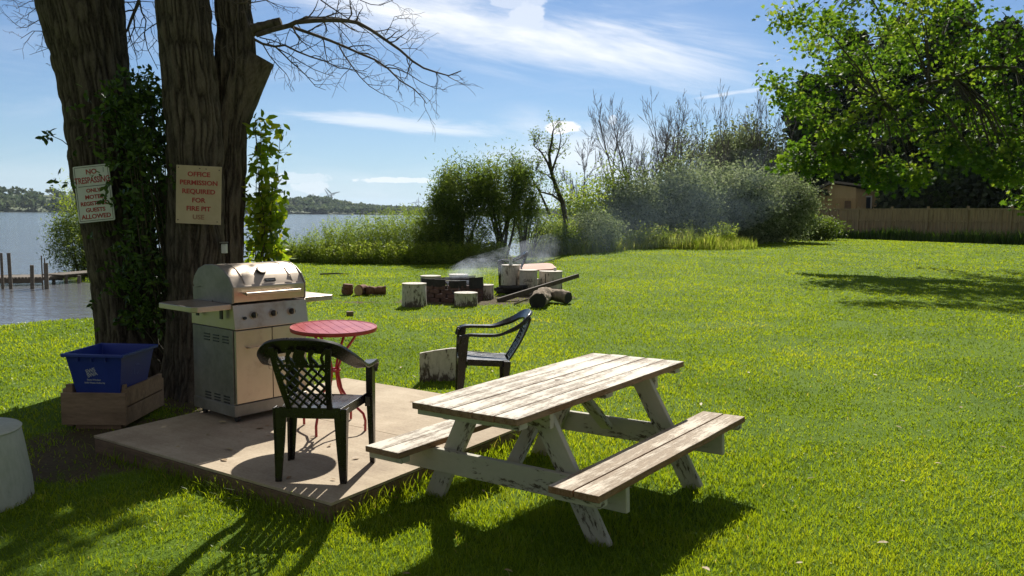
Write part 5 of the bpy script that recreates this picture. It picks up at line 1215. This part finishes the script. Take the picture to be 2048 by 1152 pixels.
def wall(a, b_, z0, z1, mat, name, zb1=None):
    mb = MB(); d = (b_-a).normalized(); nn = Vector((d.y, -d.x, 0))*.1; zb1 = zb1 or z1
    mb.add([a+nn*0, b_+nn*0, b_-nn, a-nn, a+Vector((0, 0, z1)), b_+Vector((0, 0, zb1)), b_-nn+Vector((0, 0, zb1)), a-nn+Vector((0, 0, z1))], [(3, 2, 1, 0), (4, 5, 6, 7), (0, 1, 5, 4), (1, 2, 6, 5), (2, 3, 7, 6), (3, 0, 4, 7)]); return mb.build(name, mat, hs)
pk = e1*.42; zp = atY(1664, 368, 61.5).z-.35
wl = MB(); wl.add([Z0, pk, e1, e1+Vector((0, 0, zl-.5)), pk+Vector((0, 0, zp)), Vector((0, 0, zt))]+[q+Vector((.02, .12, 0)) for q in (Z0, pk, e1, e1+Vector((0, 0, zl-.5)), pk+Vector((0, 0, zp)), Vector((0, 0, zt)))],
                  [(0, 1, 4, 5), (1, 2, 3, 4), (6, 11, 10, 7), (7, 10, 9, 8), (5, 4, 10, 11), (4, 3, 9, 10), (2, 1, 7, 8), (1, 0, 6, 7), (0, 5, 11, 6), (2, 8, 9, 3)]); wl.build('wall', M['siding'], hs)
wall(Z0, e2, 0, zt-.05, M['siding'], 'wall', zt-.35)
mb = MB(); k_ = 24; d2_ = e2.normalized(); 
for k in range(k_): q = e2*((k+.5)/k_); mb.box((q.x-.02, q.y-.03, (zt-.1)/2-.1), (.03, .03, zt-.3), Matrix.Rotation(math.atan2(e2.y, e2.x), 3, 'Z'))
k_ = 26
for k in range(k_): q = e1*((k+.5)/k_); mb.box((q.x-.02, q.y-.03, 1.45), (.03, .03, 2.7), Matrix.Rotation(math.atan2(e1.y, e1.x), 3, 'Z'))
mb.build('batten', M['siding'], hs)
bk = Vector((3.2, 5.5, 0))
mb = MB(); A_ = pk+Vector((-.1, -.4, zp+.08)); B_ = e2*1.06+Vector((.1, -.4, zt-.28)); C_ = B_+Vector((1.5, 7, 0)); D_ = A_+Vector((1.5, 7, .2)); E_ = e1+Vector((-.3, -.4, zl-.42)); F2 = E_+Vector((1.5, 7, 0)); q_ = Vector((0, 0, .16)); G1 = Vector((0, -.45, zt+.10))
mb.add([A_, G1, B_, C_, D_, A_+q_, G1+q_, B_+q_, C_+q_, D_+q_], [(4, 3, 2, 1, 0), (5, 6, 7, 8, 9), (0, 1, 6, 5), (1, 2, 7, 6), (2, 3, 8, 7), (3, 4, 9, 8), (4, 0, 5, 9)])
mb.add([E_, A_, D_, F2, E_+q_, A_+q_, D_+q_, F2+q_], [(3, 2, 1, 0), (4, 5, 6, 7), (0, 1, 5, 4), (2, 3, 7, 6), (3, 0, 4, 7)]); mb.build('roof', M['roof'], hs)
def on_e2(px, py): 
    f_ = (px-1711)/(1786-1711); q = e2*f_; Yq = 60+q.y; p = atY(px, py, Yq); return Vector((p.x-hs.location.x, Yq-60-.07, p.z-.35))
a = on_e2(1729, 393); b_ = on_e2(1738, 420); wn = MB(); w_ = abs(b_.x-a.x); h_ = a.z-b_.z; cc_ = (a+b_)/2
wo_ = MB().box(cc_, (w_, .08, h_)).build('window', M['glass'], hs)
mb = MB(); 
for dx in (-w_/2, w_/2, ): mb.box(cc_+Vector((dx, -.03, 0)), (.09, .08, h_+.15))
for dz_ in (-h_/2, h_/2): mb.box(cc_+Vector((0, -.03, dz_)), (w_, .07, .09))
mb.build('frame', M['trim'], wo_)
f_ = -.12; q = e1*.06; vq = MB().box((q.x-.35, q.y-.1, 2.15), (.45, .06, .85)).build('shutter', M['boxwood'], hs)

# ------------------------------------------------------------------ maple hanging in from the right
mp = thing('maple_tree', 'big maple with drooping bright green branches at the right', 'maple tree', (20.0, 26.2, .36)); mc = np.array([0, 0, 8.2]); r_ = np.random.default_rng(77); rr = random.Random(9)
cl_ = []
for _ in range(135):
    d = unit(r_.normal(size=3)); rad = r_.uniform(.45, 1.0)**.5; c_ = mc+d*rad*np.array([10.2, 9.2, 6.8])
    if c_[2] < 2.2: continue
    if c_[0] > 3.5 and r_.random() < .6: continue
    w_ = Vector(c_)+mp.location-Vector((0, 0, CAMZ)); dep = w_.dot(_F); sx_ = 1024+FPX*w_.dot(_R)/dep; sy_ = 576-FPX*w_.dot(_U)/dep
    if sy_ > (165 if sx_ < 1880 else 240) and sx_ < 2150: continue   # the crown's lower edge stays high; low boughs are added below
    cl_.append(c_)
LOW = [(1600, 165, 22), (1590, 205, 22), (1640, 110, 22), (1615, 60, 21), (1610, 10, 21), (1575, 230, 23), (1570, 190, 23), (1565, 165, 23), (1660, 30, 21), (1700, 60, 21), (1750, 30, 21), (1680, 140, 22), (1740, 180, 21), (1790, 100, 21),
       (1830, 210, 20), (1850, 40, 20), (1900, 120, 20), (1870, 170, 20), (1960, 200, 20), (2000, 100, 20), (2020, 230, 20), (1960, 40, 20), (1620, 250, 22), (1660, 220, 22), (1720, 225, 21), (1780, 240, 20), (1850, 255, 20), (1930, 260, 20)]
BOUGH = [(1590, 332, 22), (1605, 317, 22), (1620, 337, 22), (1635, 310, 22), (1645, 332, 22), (1660, 297, 21.5), (1665, 327, 21.5), (1680, 312, 21.5), (1700, 322, 21), (1715, 292, 21), (1720, 327, 21), (1735, 307, 21), (1745, 332, 21), (1775, 332, 20.5), (1800, 335, 20.5), (1815, 355, 20.5), (1830, 340, 20), (1845, 352, 20), (1740, 262, 21), (1690, 272, 21), (1700, 254, 21), (1670, 282, 21.5), (1730, 282, 21), (1890, 290, 20), (1905, 310, 19.5), (1925, 320, 19), (1950, 335, 19), (1975, 342, 19), (2000, 350, 19), (2025, 345, 19), (2045, 355, 19), (2045, 392, 19), (1960, 300, 19), (2000, 300, 19), (1915, 285, 20), (1940, 290, 20), (2030, 310, 19), (2050, 280, 19), (1600, 292, 22.5), (1750, 352, 20.5), (1768, 362, 20.5)]
for px, py, Y in LOW:
    p = np.array(atY(px, py, Y+3.6)-mp.location)
    for j in range(1): cl_.append(p+r_.normal(size=3)*.22)
nbig = len(cl_)
for px, py, Y in BOUGH:
    p = np.array(atY(px, py, Y+3.6)-mp.location)
    for j in range(2): cl_.append(p+r_.normal(size=3)*np.array([.16, .35, .10]))
cl_ = np.array(cl_); mb = MB()
MB().tube([(0, 0, -.2), (.05, 0, 1.2), (0, 0, 2.6), (-.1, 0, 4.2), (0, .1, 7)], [.48, .38, .34, .27, .15], 20, cap=False).build('trunk', M['trunkplain'], mp, smooth=True)
limbs = [[Vector((0, 0, 2.6)), Vector((-2.5, -1.5, 4.4)), Vector((-5, -2, 5.0)), Vector((-7.8, -1.6, 4.2))], [Vector((0, 0, 2.3)), Vector((-2.5, .5, 3.6)), Vector((-5.5, 0, 3.7)), Vector((-8.3, .2, 2.9))],
         [Vector((-.1, 0, 4.2)), Vector((-2, -.5, 7)), Vector((-4, -1, 9)), Vector((-6.5, -1, 9.6))], [Vector((0, .1, 5)), Vector((.5, 1, 8)), Vector((0, 1, 12.5))], [Vector((-.1, 0, 4)), Vector((-2, 2.5, 6.3)), Vector((-5, 4, 7))],
         [Vector((0, 0, 2.8)), Vector((1.5, -3, 4.6)), Vector((1, -6.4, 5))], [Vector((0, 0, 3)), Vector((3, 1, 5)), Vector((7, 1, 6))], [Vector((-.1, 0, 3.4)), Vector((-1.8, -2.6, 5.6)), Vector((-4, -5.0, 6.6))], [Vector((-.1, 0, 3.8)), Vector((-3, .8, 6.2)), Vector((-7.4, .5, 7.4))]]
LP = []
for l_ in limbs:
    l_ = [q*1.15 for q in l_]
    P = []
    for i in range(len(l_)-1):
        for f_ in np.linspace(0, 1, 6)[:-1]: P.append(l_[i].lerp(l_[i+1], f_)+Vector((0, 0, .12*math.sin(f_*math.pi)))+Vector((rr.gauss(0, .05), rr.gauss(0, .05), rr.gauss(0, .05))))
    P.append(l_[-1]); mb.tube(P, [.17*(1-.82*i/(len(P)-1)) for i in range(len(P))], 9, cap=False); LP += [p for p in P[3:]]
LPn = np.array([tuple(p) for p in LP]); Cs = []; Rn = []
for ci, c_ in enumerate(cl_):
    small = ci >= nbig
    j = np.argmin(((LPn-c_)**2).sum(1)+.8*np.abs(LPn[:, 2]-c_[2]+.3)); a = Vector(LPn[j]); b_ = Vector(c_); m_ = a.lerp(b_, .55)+Vector((0, 0, .15*(b_-a).length))
    mb.tube([a, a.lerp(m_, .5)+Vector((0, 0, .04)), m_, m_.lerp(b_, .5)+Vector((0, 0, .02)), b_], [.035, .028, .020, .012, .005], 5, cap=False)
    d = unit(np.array(b_-a)+1e-6); k = int(r_.uniform(40, 70)) if small else int(r_.uniform(115, 190)); t_ = r_.uniform(-.75, .75, k)[:, None]*(.3 if small else 1)
    P = c_+d*t_*1.0+r_.normal(size=(k, 3))*np.array([.30, .30, .17])*(.55 if small else 1); P[:, 2] -= .22*(t_[:, 0]+.4).clip(0)**2; Cs.append(P); Rn.append(np.clip(r_.uniform(.1, .8)+r_.normal(0, .12, k), 0, 1))
mb.build('branches', M['stem'], mp, smooth=True)
leaves('foliage', M['maple'], np.concatenate(Cs), .138, 'maple', mp, .9, .5, np.concatenate(Rn))

# ------------------------------------------------------------------ smoke from the fire pit
def smoke(name, path, rads, dens, col, scale, lo, hi):
    mb = MB(); mb.tube(path, rads, 20); m, t, b, o_ = newmat(name+'_volume'); t.nodes.remove(b)
    pv = t.nodes.new('ShaderNodeVolumePrincipled'); pv.inputs['Color'].default_value = (*col, 1); pv.inputs['Anisotropy'].default_value = .35
    n1 = noise(t, coords(t, 'Object', (scale, scale, scale*1.6)), 1, 3, .55, .8); d_ = n1.step(lo, hi)*dens; t.links.new(d_.s, pv.inputs['Density']); t.links.new(pv.outputs[0], o_.inputs['Volume'])
    o = mb.build(name, m, smooth=True); tag(o, kind='stuff'); return o
smoke('smoke', [(-1.2, 15.8, .3), (-1.05, 15.95, .42), (-.8, 16.2, .58), (-.4, 16.7, .66), (.2, 17.5, .8), (.9, 18.6, .95)], [.20, .26, .26, .27, .30, .32], .38, (.78, .87, 1.0), 2.3, .30, .78)
smoke('rising_smoke', [(-1.25, 15.7, .30), (-1.1, 15.75, .45), (-.85, 15.95, .58), (-.5, 16.3, .66)], [.16, .24, .24, .14], 1.1, (.78, .87, 1.0), 2.6, .30, .75)
smoke('drifting_smoke', [(-.6, 16.6, .9), (.6, 19, 1.1), (2.4, 22.5, 1.4), (4.8, 26, 1.9), (8.0, 30, 2.6), (11, 33, 3.2)], [.35, .6, .9, 1.25, 1.6, 1.3], .011, (.60, .80, 1.0), .45, .30, .75)

# ------------------------------------------------------------------ air: faint haze over the lake
m, t, b, o_ = newmat('haze_volume'); t.nodes.remove(b); pv = t.nodes.new('ShaderNodeVolumePrincipled'); pv.inputs['Color'].default_value = (.68, .82, 1.0, 1); pv.inputs['Density'].default_value = 6.5e-5; pv.inputs['Anisotropy'].default_value = .2
t.links.new(pv.outputs[0], o_.inputs['Volume']); mb = MB(); mb.box((0, 4900, 91), (13000, 12000, 186)); tag(mb.build('haze', m), kind='stuff')
